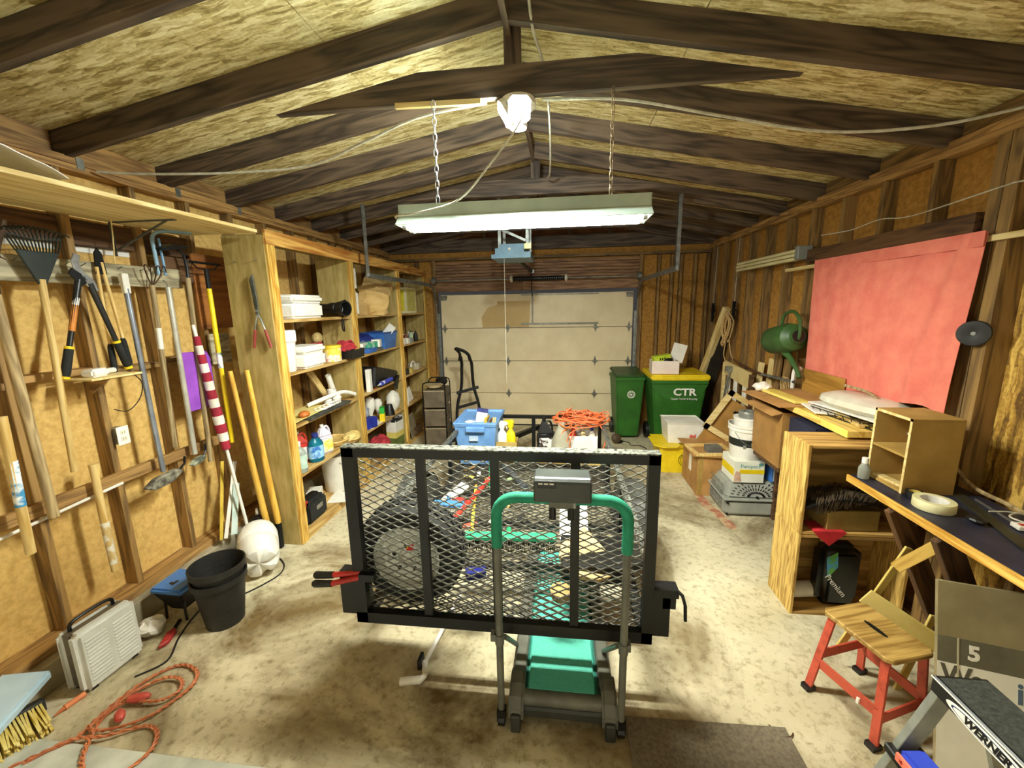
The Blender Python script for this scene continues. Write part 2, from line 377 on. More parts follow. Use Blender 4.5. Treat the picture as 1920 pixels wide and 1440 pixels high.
# far wall around the overhead door
wf = sroot('wall_far')
bx('sheathing_panel', 1.15, XR, YF, YF+.012, .02, 3.0, FIBER_R, wf); bx('sheathing_panel', XL, -2.02, YF, YF+.012, .02, 3.0, FIBER_R, wf)
MB().prism([(XL, 2.95), (XR, 2.95), (RX, 3.42)], 'y', 0, .012).obj('gable_panel', pm('gable_board', '7a4f2a', '5c381b', 8, (1, 1, 1), rough=.8), wf, loc=(0, YF+.001, 0))
bx('sheathing_panel', -2.02, 1.15, YF, YF+.012, 2.2, 2.95, FIBER_R, wf)
for x in (1.43, 1.62, 1.75, 1.95, 2.13, -2.3, -2.7): beam('stud', (x, YF-.045, .02), (x, YF-.045, 2.66), .038, .09, W_STUD, wf, up=(0, 1, 0))
for x in (-2.02, 1.17): beam('jamb_post', (x, YF-.045, 0), (x, YF-.045, 2.67), .06, .09, W_STUD, wf, up=(0, 1, 0))
zz = [2.19, 2.33, 2.375, 2.42, 2.465, 2.51, 2.555, 2.6, 2.645]
W_HEAD = wood('header_wood', '9d7650', '6f4c30', 5)
for i in range(8):
    cut = random.uniform(-1.2, .6)
    for a, b_ in ((-1.99, cut), (cut+.004, 1.14)):
        beam('header_board', (a, YF-.06-.008*(i % 3), (zz[i]+zz[i+1])/2), (b_, YF-.06-.008*(i % 3), (zz[i]+zz[i+1])/2), .07, zz[i+1]-zz[i]-.005, W_HEAD, wf)
beam('top_plate', (XL, YF-.045, 2.69), (XR, YF-.045, 2.69), .09, .04, W_STUD, wf)
beam('gable_plate', (XL, YF-.03, 2.9), (XR, YF-.03, 2.9), .05, .2, W_RAFT, wf)
for x in (-1.2, -.6, .1, .7, 1.3): beam('gable_stud', (x, YF-.04, 3.0), (x, YF-.04, zlow(x)+.13), .038, .06, W_RAFT, wf, up=(0, 1, 0))
# unseen wall behind the camera, made white to bounce light into the room
wb = sroot('wall_back')
for x0, x1 in ((XL, -1.6), (-1.6, -.35), (-.35, .9), (.9, XR)): bx('drywall_panel', x0+.002, x1-.002, YB-.012, YB, 0, 3.45, pm('drywall', 'efece2', 'e2ddd0', 3, rough=.9), wb)
# garage door
d1 = sroot('door_1')
DOOR = pm('door_cream', 'e9d9b2', 'ddcba2', 3, rough=.5)
for k in range(4):
    MB().bx(-1.51, 1.51, 0, .04, .004, .529).obj('door_panel', DOOR, d1, bevel=.004, loc=(-.43, YF-.05, .012+.533*k))
d1.location = (0, .0, 0)
HING = pm('hinge_metal', '8d8a7d', '6a685e', 10, rough=.5, metal=.5)
def hinge(x, z):
    MB().prism([(-.028, 0), (0, -.085), (.028, 0), (0, .085)], 'y', -.004, 0).bx(-.04, .04, -.03, -.004, -.012, .012).cyl((0, -.014, -.03), (0, -.014, .03), .008, n=8).obj('hinge', HING, d1, loc=(x, YF-.051, z))
for z in (.545, 1.078, 1.61):
    for x in (-.86, .52): hinge(x, z)
    for x in (-1.89, 1.03): hinge(x, z)
for x in (-1.89, 1.03):
    MB().bx(-.05, .05, -.035, 0, -.02, .02).cyl((-.06, -.02, .03), (.06, -.02, .03), .02, n=10).obj('top_roller_bracket', HING, d1, loc=(x, YF-.051, 2.08))
MB().bx(-.62, .58, -.02, 0, -.014, .014).obj('stiffener_bar', HING, d1, loc=(-.02, YF-.051, 1.67))
MB().bx(-.62, .58, -.014, 0, -.009, .009).obj('top_stiffener', HING, d1, loc=(-.02, YF-.051, 2.12))
MB().bx(-.012, .012, -.016, 0, 0, .47).obj('operator_bracket', HING, d1, loc=(-.46, YF-.051, 1.67))
MB().bar((0, -.02, .0), (0, -.22, .32), .012, .03).obj('opener_arm', BLKM, d1, loc=(-.46, YF-.06, 2.1))
# darker tan patch on the upper door
PATCH = pm('tan_patch', 'c9ad74', 'bfa066', 3, rough=.6)
MB().prism([(-1.2, 1.62), (-.52, 1.62), (-.5, 1.85), (-.5, 2.03), (-1.02, 2.03), (-1.02, 1.98), (-1.18, 1.93), (-1.28, 1.78), (-1.26, 1.62)], 'y', -.0015, 0).obj('tan_patch', PATCH, d1, loc=(0, YF-.0498, 0))
MB().bx(-1.52, 1.52, -.03, .03, 0, .02).obj('bottom_seal', BLACK, d1, loc=(-.43, YF-.03, 0))
# light slab strip near the step
struct(bx('floor_threshold', -2.69, -.2, YB, 1.3, .0, .008, pm('threshold_concrete', 'c6c8ba', 'a9ab9c', 6, rough=.7, bump=.1), None, .003))
# ---------------------------------------------------------------- lamps
def emit(name, col, s):
    m = bpy.data.materials.new(name); m.use_nodes = True; nt = m.node_tree
    for n in list(nt.nodes): nt.nodes.remove(n)
    e = nt.nodes.new('ShaderNodeEmission'); e.inputs[0].default_value = (*col, 1); e.inputs[1].default_value = s
    o = nt.nodes.new('ShaderNodeOutputMaterial'); nt.links.new(e.outputs[0], o.inputs[0]); return m
TUBE = emit('tube_glow', (1, .99, .86), P_TUBE)
LED = emit('panel_glow', (.9, 1, .96), P_LED)
FIX = pm('fixture_enamel', 'b9c4b4', 'a2ae9f', 5, rough=.45)
t = thing('fluorescent_shop_light', 'long grey-green metal shop light with glowing tubes hanging on two chains', 'light', (-.2, 2.15, 2.34))
MB().prism([(-.06, .115), (.06, .115), (.06, .06), (.115, .012), (.112, .009), (.057, .053), (-.057, .053), (-.112, .009), (-.115, .012), (-.06, .06)], 'x', -.61, .61).obj('housing', FIX, t)
for x in (-.612, .608): MB().prism([(-.06, .115), (.06, .115), (.06, .06), (.115, .012), (-.115, .012), (-.06, .06)], 'x', x, x+.004).obj('end_plate', FIX, t)
for y in (-.05, .05):
    o = MB().cyl((-.575, y, .018), (.575, y, .018), .019, n=8).obj('fluorescent_tube', TUBE, t, smooth=True)
    for x in (-.595, .575): MB().cyl((x, y, .018), (x+.02, y, .018), .02, n=12).obj('tube_cap', STEEL, o)
def chain(name, label, x, y, z0, z1, col=STEEL):
    t = thing(name, label, 'chain', (x, y, z0), group='light fixture chains')
    n = int((z1-z0)/.036); dz = (z1-z0)/n; me = None
    for i in range(n):
        if me is None:
            pts = [V((.009*cos(a), 0, .024*sin(a))) for a in [2*pi*k/10 for k in range(10)]]
            me = MB().tube(pts, .0024, 5, True).mesh(smooth=True); me.materials.append(col)
        link('link', me, None, t, (0, 0, dz*(i+.5)), (0, 0, pi/2*(i % 2)+.5))
    MB().tube([(0, 0, -.03), (0, 0, .0)], .002, 5).obj('hook', col, t)
chain('hanging_chain', 'pale metal chain holding the left end of the shop light', -.635, 2.19, 2.475, 2.95)
chain('hanging_chain', 'brown metal chain holding the right end of the shop light', .235, 2.19, 2.475, 2.95, pm('brown_chain', '8f7a58', '5f4e36', 20, rough=.5, metal=.6))
# lamp with folding panels
t = thing('folding_panel_lamp', 'round socket lamp with dazzling white folding panels under the roof ridge', 'lamp', (-.222, 2.27, 2.93))
MB().lathe([(.085, .03), (.09, .0), (.05, -.02), (.045, -.05)], n=20).obj('base', WHITE, t, smooth=True)
MB().bx(-.05, .05, -.04, -.0, .028, .034).obj('mounting_plate', GALV, t)
for k, (a, tilt) in enumerate(((-168, -58), (-80, -50), (108, -50))):
    mt = M.Translation((0, 0, -.09)) @ M.Rotation(rad(a), 4, 'Z') @ M.Translation((.04, 0, 0)) @ M.Rotation(rad(tilt), 4, 'Y')
    p = MB().prism([(0, -.035), (.02, -.055), (.1, -.055), (.12, -.035), (.12, .035), (.1, .055), (.02, .055), (0, .035)], 'z', 0, .022).tf(mt).obj('light_panel', WHITE, t)
    MB().prism([(.01, -.03), (.024, -.045), (.096, -.045), (.11, -.03), (.11, .03), (.096, .045), (.024, .045), (.01, .03)], 'z', -.003, 0).tf(mt).obj('diffuser', LED, p)
MB().prism([(0.04*cos(a), .04*sin(a)) for a in [2*pi*i/12 for i in range(12)]], 'z', -.1, -.097).obj('centre_diffuser', LED, t)
MB().cyl((0, 0, -.097), (0, 0, -.05), .042, n=14).obj('collar', WHITE, t, smooth=True)
# electric cables slung from the roof
CAB = pm('white_cable', 'd9d6c6', 'b5b09c', 20, rough=.5)
def cable(name, label, pts, r=.006, m=CAB, cat='cable', n=6, seg=6):
    o = MB().tube(smoothpts(pts, n), r, seg).obj(name, m, None, smooth=True); return tag(o, label, cat)
cable('electric_cable', 'white electric cable sagging across the left rafters to the left wall', [(-.38, 2.25, 2.95), (-.75, 2.3, 2.93), (-1.1, 2.4, 2.87), (-1.5, 2.5, 2.8), (-2.0, 2.48, 2.78), (-2.5, 2.38, 2.77), (-2.72, 2.3, 2.77)], .007)
cable('electric_cable', 'white electric cable sagging across the right rafters to the right wall', [(-.1, 2.26, 2.95), (.3, 2.28, 2.93), (.8, 2.35, 2.85), (1.3, 2.4, 2.77), (1.75, 2.35, 2.75), (2.1, 2.28, 2.79)], .007)
cable('electric_cable', 'short white cable dropping down the king post beside the lamp', [(-.16, 2.15, 3.36), (-.14, 2.2, 3.22), (-.09, 2.32, 3.1), (-.08, 2.9, 3.05), (-.1, 3.6, 3.02), (-.13, 3.9, 3.05)], .007)
cable('power_cord', 'pale cord looping from the bright lamp down to the shop light end', [(-.19, 2.13, 2.83), (-.22, 2.08, 2.75), (-.33, 2.03, 2.6), (-.5, 2.1, 2.47), (-.68, 2.02, 2.4), (-.82, 2.08, 2.4), (-.82, 2.12, 2.39)], .005)
tag(MB().bx(-.42, .02, -.01, .01, -.012, .012).obj('wood_batten', W_PALE, loc=(-.42, 2.22, 2.945), rot=(0, .02, 0)), 'bright narrow batten fixed under the nearest collar tie left of the lamp', 'batten')
# garage door opener
OPB = pm('opener_blue', '6f93a8', '587a8f', 6, rough=.5)
t = thing('garage_door_opener', 'blue-grey garage door opener hung from perforated angles under the roof', 'opener', (-.52, 4.4, 2.44))
MB().prism([(-.21, 0), (.2, 0), (.2, .06), (.13, .06), (.13, .14), (-.12, .14), (-.12, .1), (-.17, .1), (-.17, .04), (-.21, .04)], 'y', -.02, .5).obj('cover', OPB, t)
MB().sph((-.02, -.025, .09), .015).obj('button', WHITE, t)
MB().box((.17, -.03, .11), (.07, .03, .05)).obj('light_bulb_socket', pm('brass', 'd7c27a', 'a68c42', 10, rough=.4, metal=.5), t)
for x in (-.13, .16):
    for q in (0.05, .42): MB().bx(x-.016, x+.016, q-.002, q+.002, .1, .6).bx(x-.016, x-.012, q, q+.03, .1, .6).obj('hanger_angle', GALV, t)
MB().bar((-.12, .05, .3), (.14, .05, .18), .003, .025).obj('brace', GALV, t)
MB().bar((.0, .48, .04), (.06, 2.08, .03), .03, .045).obj('drive_rail', BLKM, t)
MB().box((.07, 2.08, .03), (.05, .03, .05)).obj('header_bracket', STEEL, t)
tag(MB().tube([(0, 0, 0), (0, 0, 1.345)], .0025, 5).obj('pull_cord', CAB, loc=(-.6, 4.41, 1.12)), 'thin white pull cord hanging from the opener before the door', 'cord')
# overhead tracks, shaft and springs
for x, y0, sx, lb in ((-1.99, 4.15, 1, 'left'), (1.13, 4.35, -1, 'right')):
    t = thing('door_track', f'grey curved metal overhead door track on the {lb} side', 'track', (x, 0, 0))
    pts = [(0, y0, 2.29), (0, 6.15, 2.29)]+[(0, 6.15+.38*sin(a), 1.91+.38*cos(a)) for a in [rad(15*i) for i in range(1, 7)]]+[(0, 6.53, .02)]
    m = MB()
    for k in range(len(pts)-1): m.bar(pts[k], pts[k+1], .012, .05, up=(0, .7, .7))
    m.obj('rail', GALV, t)
    MB().bx(-.02, .02, 0, .004, -.02, .68).bx(-.02, -.016, 0, .025, -.02, .68).obj('hanger_angle', GALV, t, loc=(0, y0+.02, 2.3))
    MB().bx(-.002, .002, y0, 6.2, 2.265, 2.315).obj('rail_angle', GALV, t, loc=(sx*-.012, 0, 0))
    MB().bx(-.035, .035, -.002, .0, .02, 1.85).obj('track_angle', GALV, t, loc=(0, 6.55, 0))
t = thing('torsion_shaft', 'steel shaft with dark torsion spring above the cream overhead door', 'shaft', (-.43, 6.43, 2.36))
MB().cyl((-1.62, 0, 0), (1.62, 0, 0), .013, n=8).obj('shaft', STEEL, t)
m = MB().cyl((-.33, 0, 0), (.48, 0, 0), .03, n=12)
for k in range(27): m.tube(arc((-.33+.03*k, 0, 0), .033, 0, 360, 10, 'x'), .006, 4)
m.obj('torsion_spring', BLKM, t)
for x in (-1.56, 1.56): MB().cyl((x-.03, 0, 0), (x+.03, 0, 0), .055, n=16).obj('cable_drum', GALV, t)
for x in (-.34, .49): MB().cyl((x-.02, 0, 0), (x+.02, 0, 0), .038, n=10).bx(x-.01, x+.01, 0, .07, -.05, .05).obj('bracket', pm('brackets', 'ece7d5', 'b9b39c', 8), t)
# ---------------------------------------------------------------- utility trailer
def expanded(w, h, dw, dh, a, b):
    """expanded metal in the XZ plane, strands a deep (Y) and b thick"""
    m = MB(); nx = round(w/dw*2); nz = round(h/dh*2); sx = w/nx; sz = h/nz
    for j in range(nz):
        pts = [V((i*sx, 0, (j+((i+j) % 2))*sz)) for i in range(nx+1)]
        vs = []
        for p in pts: vs += [p+V((0, -a/2, -b/2)), p+V((0, a/2, -b/2)), p+V((0, a/2, b/2)), p+V((0, -a/2, b/2))]
        m.add(vs, [(i*4+k, i*4+(k+1) % 4, i*4+4+(k+1) % 4, i*4+4+k) for i in range(nx) for k in range(4)])
        for i in range(j % 2, nx+1, 2): m.box((i*sx, 0, j*sz), (.013, a*1.15, b*2.2))
    return m
MESHM = pm('worn_mesh_steel', '94948b', '4e4e48', 40, rough=.4, metal=.3)
TRL = pm('trailer_black', '0d0f10', '060707', 8, rough=.45)
WORN = pm('worn_edge_metal', '84867c', '2a2b29', 60, rough=.5, metal=.4, lo=.4, hi=.55)
TIRE = pm('tyre_rubber', '1d1e1e', '121313', 20, rough=.8)
RIM = pm('painted_rim', 'd9dad2', 'bfc1b8', 8, rough=.4, metal=.3)
BED = .36
t = thing('utility_trailer', 'black open utility trailer with expanded metal tailgate standing in the garage', 'trailer', (-.31, 1.8, 0))
hw = .745
f = MB()
for x in (-hw, hw-.05): f.bx(x, x+.05, .03, 2.66, BED-.05, BED)
for y in (.03, .5, 1.0, 1.5, 2.1, 2.61): f.bx(-hw, hw, y, y+.04, BED-.05, BED-.005)
f.obj('bed_frame', TRL, t)
o = expanded(1.48, 2.6, .09, .05, .006, .004).tf(M.Rotation(-pi/2, 4, 'X')).obj('deck_mesh', pm('deck_mesh_steel', '6f6c64', '3c3a35', 40, rough=.55, metal=.4), t, loc=(-.74, .04, BED)); o['kind'] = 'stuff'
for x in (-hw, hw-.035):
    MB().bx(x, x+.035, .03, 2.66, .715, .75).obj('side_rail', WORN, t)
    for y in (.05, .9, 1.75, 2.6): MB().bx(x, x+.035, y, y+.04, BED, .72).obj('rail_post', TRL, t)
MB().bx(-hw, hw, 2.62, 2.66, .715, .75).obj('front_rail', TRL, t)
for x in (-.02,): MB().bx(x, x+.04, 2.62, 2.66, BED, .72).obj('rail_post', TRL, t)
for x in (-hw, hw): MB().bar((x*.9, 2.6, BED-.06), (0, 3.7, BED-.06), .05, .06).obj('tongue', TRL, t)
for s in (-1, 1):
    xc = s*(hw+.09)
    w_ = MB().lathe([(.15, -.065), (.24, -.07), (.275, -.06), (.285, -.04), (.285, .04), (.275, .06), (.24, .07), (.15, .065)], n=28, cap=False).tf(M.Translation((xc, 1.12, .285)) @ M.Rotation(pi/2, 4, 'Y')).obj('wheel', TIRE, t, smooth=True)
    MB().lathe([(.001, -.02), (.12, -.03), (.155, .055), (.155, -.055)], n=24, cap=False).tf(M.Translation((xc, 1.12, .285)) @ M.Rotation(pi/2*s, 4, 'Y')).obj('rim', RIM, w_, smooth=True)
    poly = [(1.12+.4*cos(rad(a)), .26+.4*sin(rad(a))) for a in (0, 20, 45, 60, 90, 120, 135, 160, 180)]
    pin = [(1.12+.385*cos(rad(a)), .26+.385*sin(rad(a))) for a in (180, 160, 135, 120, 90, 60, 45, 20, 0)]
    MB().prism(poly+pin, 'x', s*hw, s*(hw+.17)).prism(poly, 'x', s*hw, s*(hw+.006)).obj('fender', pm('fender_grey', '4a4a45', '33332f', 12, rough=.5), t)
# tailgate
g = MB().bx(-hw, -hw+.06, -.03, .01, .34, 1.3).bx(hw-.05, hw, -.03, .01, .34, 1.3).bx(-hw, hw, -.03, .01, 1.25, 1.297).bx(-hw, hw, -.03, .01, .34, .40)
for x in (-.36, .0, .375): g.bx(x-.021, x+.021, -.02, .012, .36, 1.28)
g = g.obj('tailgate_frame', TRL, t)
MB().bx(-hw, hw, -.035, .025, 1.297, 1.303).obj('worn_top_edge', WORN, g)
o = expanded(1.4, .88, .079, .0385, .008, .0032).obj('gate_mesh', MESHM, t, loc=(-.70, .018, .385)); o['kind'] = 'stuff'
for s in (-1, 1):
    MB().bx(s*hw-(.075 if s < 0 else 0), s*hw+(.075 if s > 0 else 0), -.03, .03, .39, .63).obj('latch_post', TRL, t)
MB().bx(hw+.0, hw+.11, -.035, .035, .6, .64).bx(hw+.04, hw+.1, -.03, .03, .54, .6).obj('latch_bracket', TRL, t)
MB().tube([(hw+.1, -.03, .64), (hw+.12, -.05, .63), (hw+.135, -.05, .58), (hw+.14, -.05, .5)], .008, 8).obj('latch_pin', BLKM, t, smooth=True)
# bolt cutters through the left latch
t = thing('bolt_cutters', 'red bolt cutters with black grips poking out beside the tailgate', 'bolt cutters', (-1.1, 1.76, .6))
for k, (dy, dz) in enumerate(((0, .02), (-.02, -.015))):
    MB().cyl((-.06, dy, dz-.005), (.1, dy+.02, .02+dz*.3), .014, n=10).obj('handle', pm('cutter_red', 'c22a24', '9a1c18', 10, rough=.4), t, smooth=True)
    MB().tube([(-.16, dy, dz-.012), (-.15, dy, dz-.011), (-.1, dy, dz-.008), (-.055, dy, dz-.004)], [.013, .019, .018, .017], 10).obj('grip', BLACK, t, smooth=True)
MB().bx(.09, .17, -.02, .01, 0, .04).obj('jaw', BLKM, t)
# spare wheel inside the tailgate
t = thing('spare_wheel', 'spare trailer wheel with pale rim standing just inside the tailgate', 'wheel', (-.8, 1.95, .38), rx=90)
prof = [(.16, -.085), (.2, -.1), (.255, -.09), (.28, -.055), (.285, 0), (.28, .055), (.255, .09), (.2, .1), (.16, .085)]
tr = MB().lathe(prof, (0, .285, 0), n=40, cap=False).obj('tyre', TIRE, t, smooth=True)
m = MB()
for k in range(40):
    a = 2*pi*k/40
    for z in (-.04, .0, .04): m.box((0, 0, 0), (.012, .03, .026)).tail(8, lambda p: M.Rotation(a+z, 4, 'Z') @ (p+V((.284, 0, z)))+V((0, .285, 0)))
m.obj('tread', TIRE, tr)
MB().lathe([(.001, .05), (.04, .06), (.05, .085), (.09, .09), (.12, .06), (.145, .065), (.168, .1), (.178, .1), (.17, -.08)], (0, .285, 0), n=32, cap=False).obj('rim', RIM, t, smooth=True)
for k in range(5):
    a = 2*pi*k/5+.3
    MB().cyl((.07*cos(a), .285+.07*sin(a), .06), (.07*cos(a), .285+.07*sin(a), .092), .012, n=6).obj('lug_hole', BLKM, t)
MB().prism([(-.02, .0), (.02, .005), (.022, .035), (-.01, .04)], 'z', .0, .093).obj('warning_sticker', pm('sticker_yellow', 'e8b81a', 'd0201a', 12, lo=.45, hi=.5), t, loc=(.02, .33, 0))
# ---------------------------------------------------------------- treadmill
TG = pm('treadmill_grey', '6d6d62', '55554c', 8, rough=.45)
TD = pm('treadmill_dark', '3a3b37', '2a2b28', 8, rough=.5)
FOAM = pm('teal_foam', '1f8f6f', '167a5d', 12, rough=.8)
BELT = pm('teal_belt', '62ccb6', '4fb8a4', 60, (1, 4, 1), rough=.6, bump=.15)
t = thing('treadmill', 'small folding treadmill with teal belt and green padded handrail before the trailer', 'treadmill', (0, 1.6, 0))
L_, R_ = -.275, .275
hb = [(L_, 0, .93), (L_, 0, 1.07)]+[V((L_+.09-.09*cos(a), 0, 1.07+.09*sin(a))) for a in [rad(15*k) for k in range(1, 7)]]+[V((R_-.09+.09*sin(a), 0, 1.07+.09*cos(a))) for a in [rad(15*k) for k in range(0, 7)]]+[(R_, 0, .93)]
MB().tube(hb, .024, 12).obj('foam_handrail', FOAM, t, smooth=True)
for x in (L_, R_):
    MB().cyl((x, 0, .05), (x, 0, .94), .0165, n=12).obj('upright', TG, t, smooth=True)
    MB().cyl((x, 0, .44), (x, 0, .49), .021, n=12).bx(x-.04 if x < 0 else x+.0, x-.0 if x < 0 else x+.03, -.01, .025, .455, .49).obj('clamp', TG, t)
    MB().cyl((x+(.02 if x < 0 else -.02), .03, .45), (x+(.04 if x < 0 else -.05), .3, .16), .012, n=10).obj('strut', TG, t, smooth=True)
    MB().cyl((x-.015, 0, .03), (x+.015, 0, .03), .03, n=12).bx(x-.02, x+.02, -.02, .02, .03, .09).obj('castor', BLACK, t)
# base and deck
dk = MB().bx(-.24, .25, .08, 1.22, .07, .13).obj('deck', TD, t)
for x in (-.235, .185): MB().bx(x, x+.065, .1, 1.22, .13, .155).obj('foot_rail', TG, t, bevel=.008)
MB().bx(-.17, .18, .04, 1.2, .1, .15).obj('belt', BELT, t, bevel=.02, seg=3)
MB().cyl((-.19, .045, .115), (.2, .045, .115), .035, n=16).obj('front_roller', TG, t, smooth=True)
MB().bx(-.24, .26, .0, .14, .045, .1).obj('front_beam', TD, t, bevel=.01)
for x in (-.24, .19):
    poly = [(-.04, .05), (.2, .05), (.2, .12), (.17, .16), (.12, .18), (.06, .175), (.01, .15), (-.03, .11)]
    MB().prism(poly, 'x', x, x+.07).obj('end_cap', TG, t, bevel=.012, seg=2)
    MB().bx(x+.012, x+.058, -.05, .02, .01, .1).obj('cap_foot', TD, t, bevel=.006)
# console
c = MB().prism([(-.06, 0), (.08, .03), (.085, .09), (-.045, .105), (-.065, .09)], 'x', -.115, .115).tf(M.Translation((.005, -.005, 1.17))).obj('console', pm('console_grey', '3c403c', '2d312e', 8, rough=.4), t, bevel=.006)
MB().bx(-.095, -.02, -.0705, -.058, 1.236, 1.266).obj('display', pm('lcd_black', '0b0c0e', '060607', rough=.2), c)
for k in range(3): MB().bx(-.09+.022*k, -.073+.022*k, -.0715, -.07, 1.252, 1.258).obj('display_digit', WHITE, c)
MB().bx(-.05, .05, -.03, .03, 1.13, 1.175).obj('console_bracket', TG, t)
for x in (-.035, .04): MB().cyl((x, -.02, 1.13), (x, -.035, 1.085), .014, n=10).obj('bracket_knob', BLACK, t)
MB().cyl((.055, -.026, 1.135), (.055, -.026, 1.185), .006, n=8).obj('plug', STEEL, t)
# ---------------------------------------------------------------- things lying in the trailer
def rod(name, label, cat, p0, p1, r, m, n=8, group=None):
    o = MB().cyl(V(p0)-V(p0), V(p1)-V(p0), r, n=n).obj(name, m, smooth=True, loc=p0); return tag(o, label, cat, group)
RED = pm('red_paint', 'cf3a2a', 'a82a1e', 8, rough=.5)
DB = BED+.012
def pushbroom(name, label, loc, rz, w, mc, brist):
    t = thing(name, label, 'broom head', loc, rz)
    MB().bx(-w/2, w/2, -.035, .035, .075, .11).obj('block', mc, t, bevel=.008)
    m = MB(); random.seed(3)
    for i in range(int(w/.012)):
        for j in range(4):
            x = -w/2+.012*i+.006; y = -.024+.016*j
            m.cyl((x, y, .08), (x+random.uniform(-.01, .01), y*1.7+random.uniform(-.01, .01), .0), .0035, .002, 4, False)
    o = m.obj('bristles', brist, t); o['kind'] = 'stuff'
    MB().cyl((0, 0, .1), (0, .03, .15), .016, n=10).obj('socket', mc, t)
    return t
GRNB = pm('green_broom', '2fb07a', '239063', 30, (8, 1, 1), rough=.6)
pushbroom('floor_brush', 'wide green push broom head with dark bristles in the trailer', (-.34, 2.44, DB), 3, .62, GRNB, BLACK)
pushbroom('floor_brush', 'short light blue brush head near the spare wheel', (-.86, 2.85, DB), 0, .24, pm('brush_blue', '4f8fc9', '3a74ad', 20, (6, 1, 1), rough=.6), WHITE)
rod('red_pole', 'red painted pole lying diagonally in the trailer', 'pole', (-.79, 2.42, .48), (-.6, 3.3, .5), .018, RED)
rod('yellow_striped_stick', 'yellow stick with red joints lying behind the red pole', 'stick', (-.63, 2.62, DB+.02), (-.75, 3.35, DB+.02), .013, pm('yellow_stripe', 'e8cf4a', 'd4572e', 9, rough=.5, lo=.4, hi=.45))
rod('green_stick', 'thin green stick leaning toward the trailer front', 'stick', (-.62, 3.3, DB+.02), (-.72, 3.95, .5), .012, pm('green_stick', '2f9f63', '1f7a49', 9, rough=.5))
rod('tan_pole', 'long tan wooden pole lying across the trailer bed', 'pole', (-.9, 3.95, DB+.05), (.4, 3.86, DB+.05), .02, W_HAND)
rod('dark_umbrella', 'folded dark grey umbrella lying in the trailer', 'umbrella', (-.56, 3.8, DB+.03), (-.3, 3.3, DB+.03), .03, pm('umbrella_grey', '4a4c50', '34363a', 8))
rod('tan_stick', 'short tan stick lying right of the dark umbrella', 'stick', (-.42, 3.0, DB+.01), (-.36, 3.25, DB+.01), .01, W_HAND)
tag(MB().bx(-.06, .06, -.03, .03, 0, .06).obj('dark_blue_box', pm('navy', '1d2488', '141a66', 12, rough=.4), loc=(-.5, 2.14, BED+.008), rot=(0, 0, .2), bevel=.008), 'small dark blue box on the trailer deck beside the spare wheel', 'box')
tag(MB().bx(-.09, .09, -.12, .12, 0, .015).obj('green_yellow_packet', pm('lime', 'cfe06a', 'e9e9a0', 6, rough=.6), loc=(.05, 3.6, DB), rot=(.3, 0, .05)), 'lime and yellow packet lying far in the trailer', 'packet')
tag(MB().bx(-.1, .1, -.15, .15, 0, .02).obj('white_plastic_sheet', WHITE, loc=(.09, 2.75, BED+.06), rot=(.55, 0, 0), bevel=.004), 'white plastic sheet leaning in the middle of the trailer', 'sheet')
m = MB().prism([(.0, .1), (.22, -.16), (.16, -.22), (.08, -.26), (-.02, -.26), (-.1, -.22), (-.15, -.14), (-.14, -.06)], 'z', 0, .03)
tag(m.obj('rounded_board', pm('tan_board', 'd6b27c', 'b98f56', 6, rough=.6), loc=(.14, 2.36, .5), rot=(.35, .12, 0), bevel=.003), 'tan board with a rounded edge tilted at the right of the trailer', 'board')
tag(MB().bx(-.2, .2, -.16, .16, 0, .12).obj('black_case', BLACK, loc=(.2, 2.3, BED+.012), bevel=.01), 'black case under the tan rounded board in the trailer', 'case')
tag(MB().lathe([(.05, 0), (.06, .05), (.055, .055)], n=16).obj('tan_bowl', pm('tan_bowl', 'cba670', 'a98249', 6), loc=(-.0, 2.02, BED+.008), smooth=True), 'small tan bowl near the tailgate behind the treadmill', 'bowl')
tag(MB().bx(-.05, .05, -.14, .14, 0, .05).obj('white_bottle', WHITE, loc=(-.88, 3.15, DB+.02), rot=(.2, 0, -.5), bevel=.02, seg=3), 'white bottle lying behind the blue brush in the trailer', 'bottle')
tag(MB().sph((0, 0, 0), (.07, .05, .03)).obj('red_glove', pm('red_cloth', 'a8322a', '7d211c', 14, rough=.9), loc=(-.82, 3.0, DB+.04)), 'crumpled red-brown glove behind the light blue brush', 'glove')
random.seed(11)
cols = [('pale yellow', 'e3c95a'), ('white', 'efe9d8'), ('orange', 'd98a3c'), ('tan', 'b99256'), ('dark brown', '4a3a2a'), ('cream', 'e6dcb4'), ('reddish', 'a8503a'), ('grey', '8d8a80'), ('olive', '8a8440'), ('golden', 'd2a02c'), ('black', '23211f'), ('pale green', 'a9c08a')]
spots = [(-.86, 3.55), (-.78, 3.62), (-.68, 3.5), (-.9, 3.75), (-.72, 3.78), (-.5, 2.75), (-.66, 2.7), (-.15, 3.2), (-.02, 3.05), (.22, 3.1), (-.3, 2.85), (-.45, 3.55)]
for k, (x, y) in enumerate(spots):
    cn, c = cols[k]
    o = MB().box((0, 0, 0), (random.uniform(.06, .14), random.uniform(.025, .05), .012)).obj('wood_offcut', pm('scrap_'+cn, c, None, 12), loc=(x, y, DB+.014), rot=(0, 0, random.uniform(0, 3)), bevel=.002)
    tag(o, cn+' wood offcut scattered among scraps on the trailer deck', 'offcut', 'offcuts on the trailer deck')
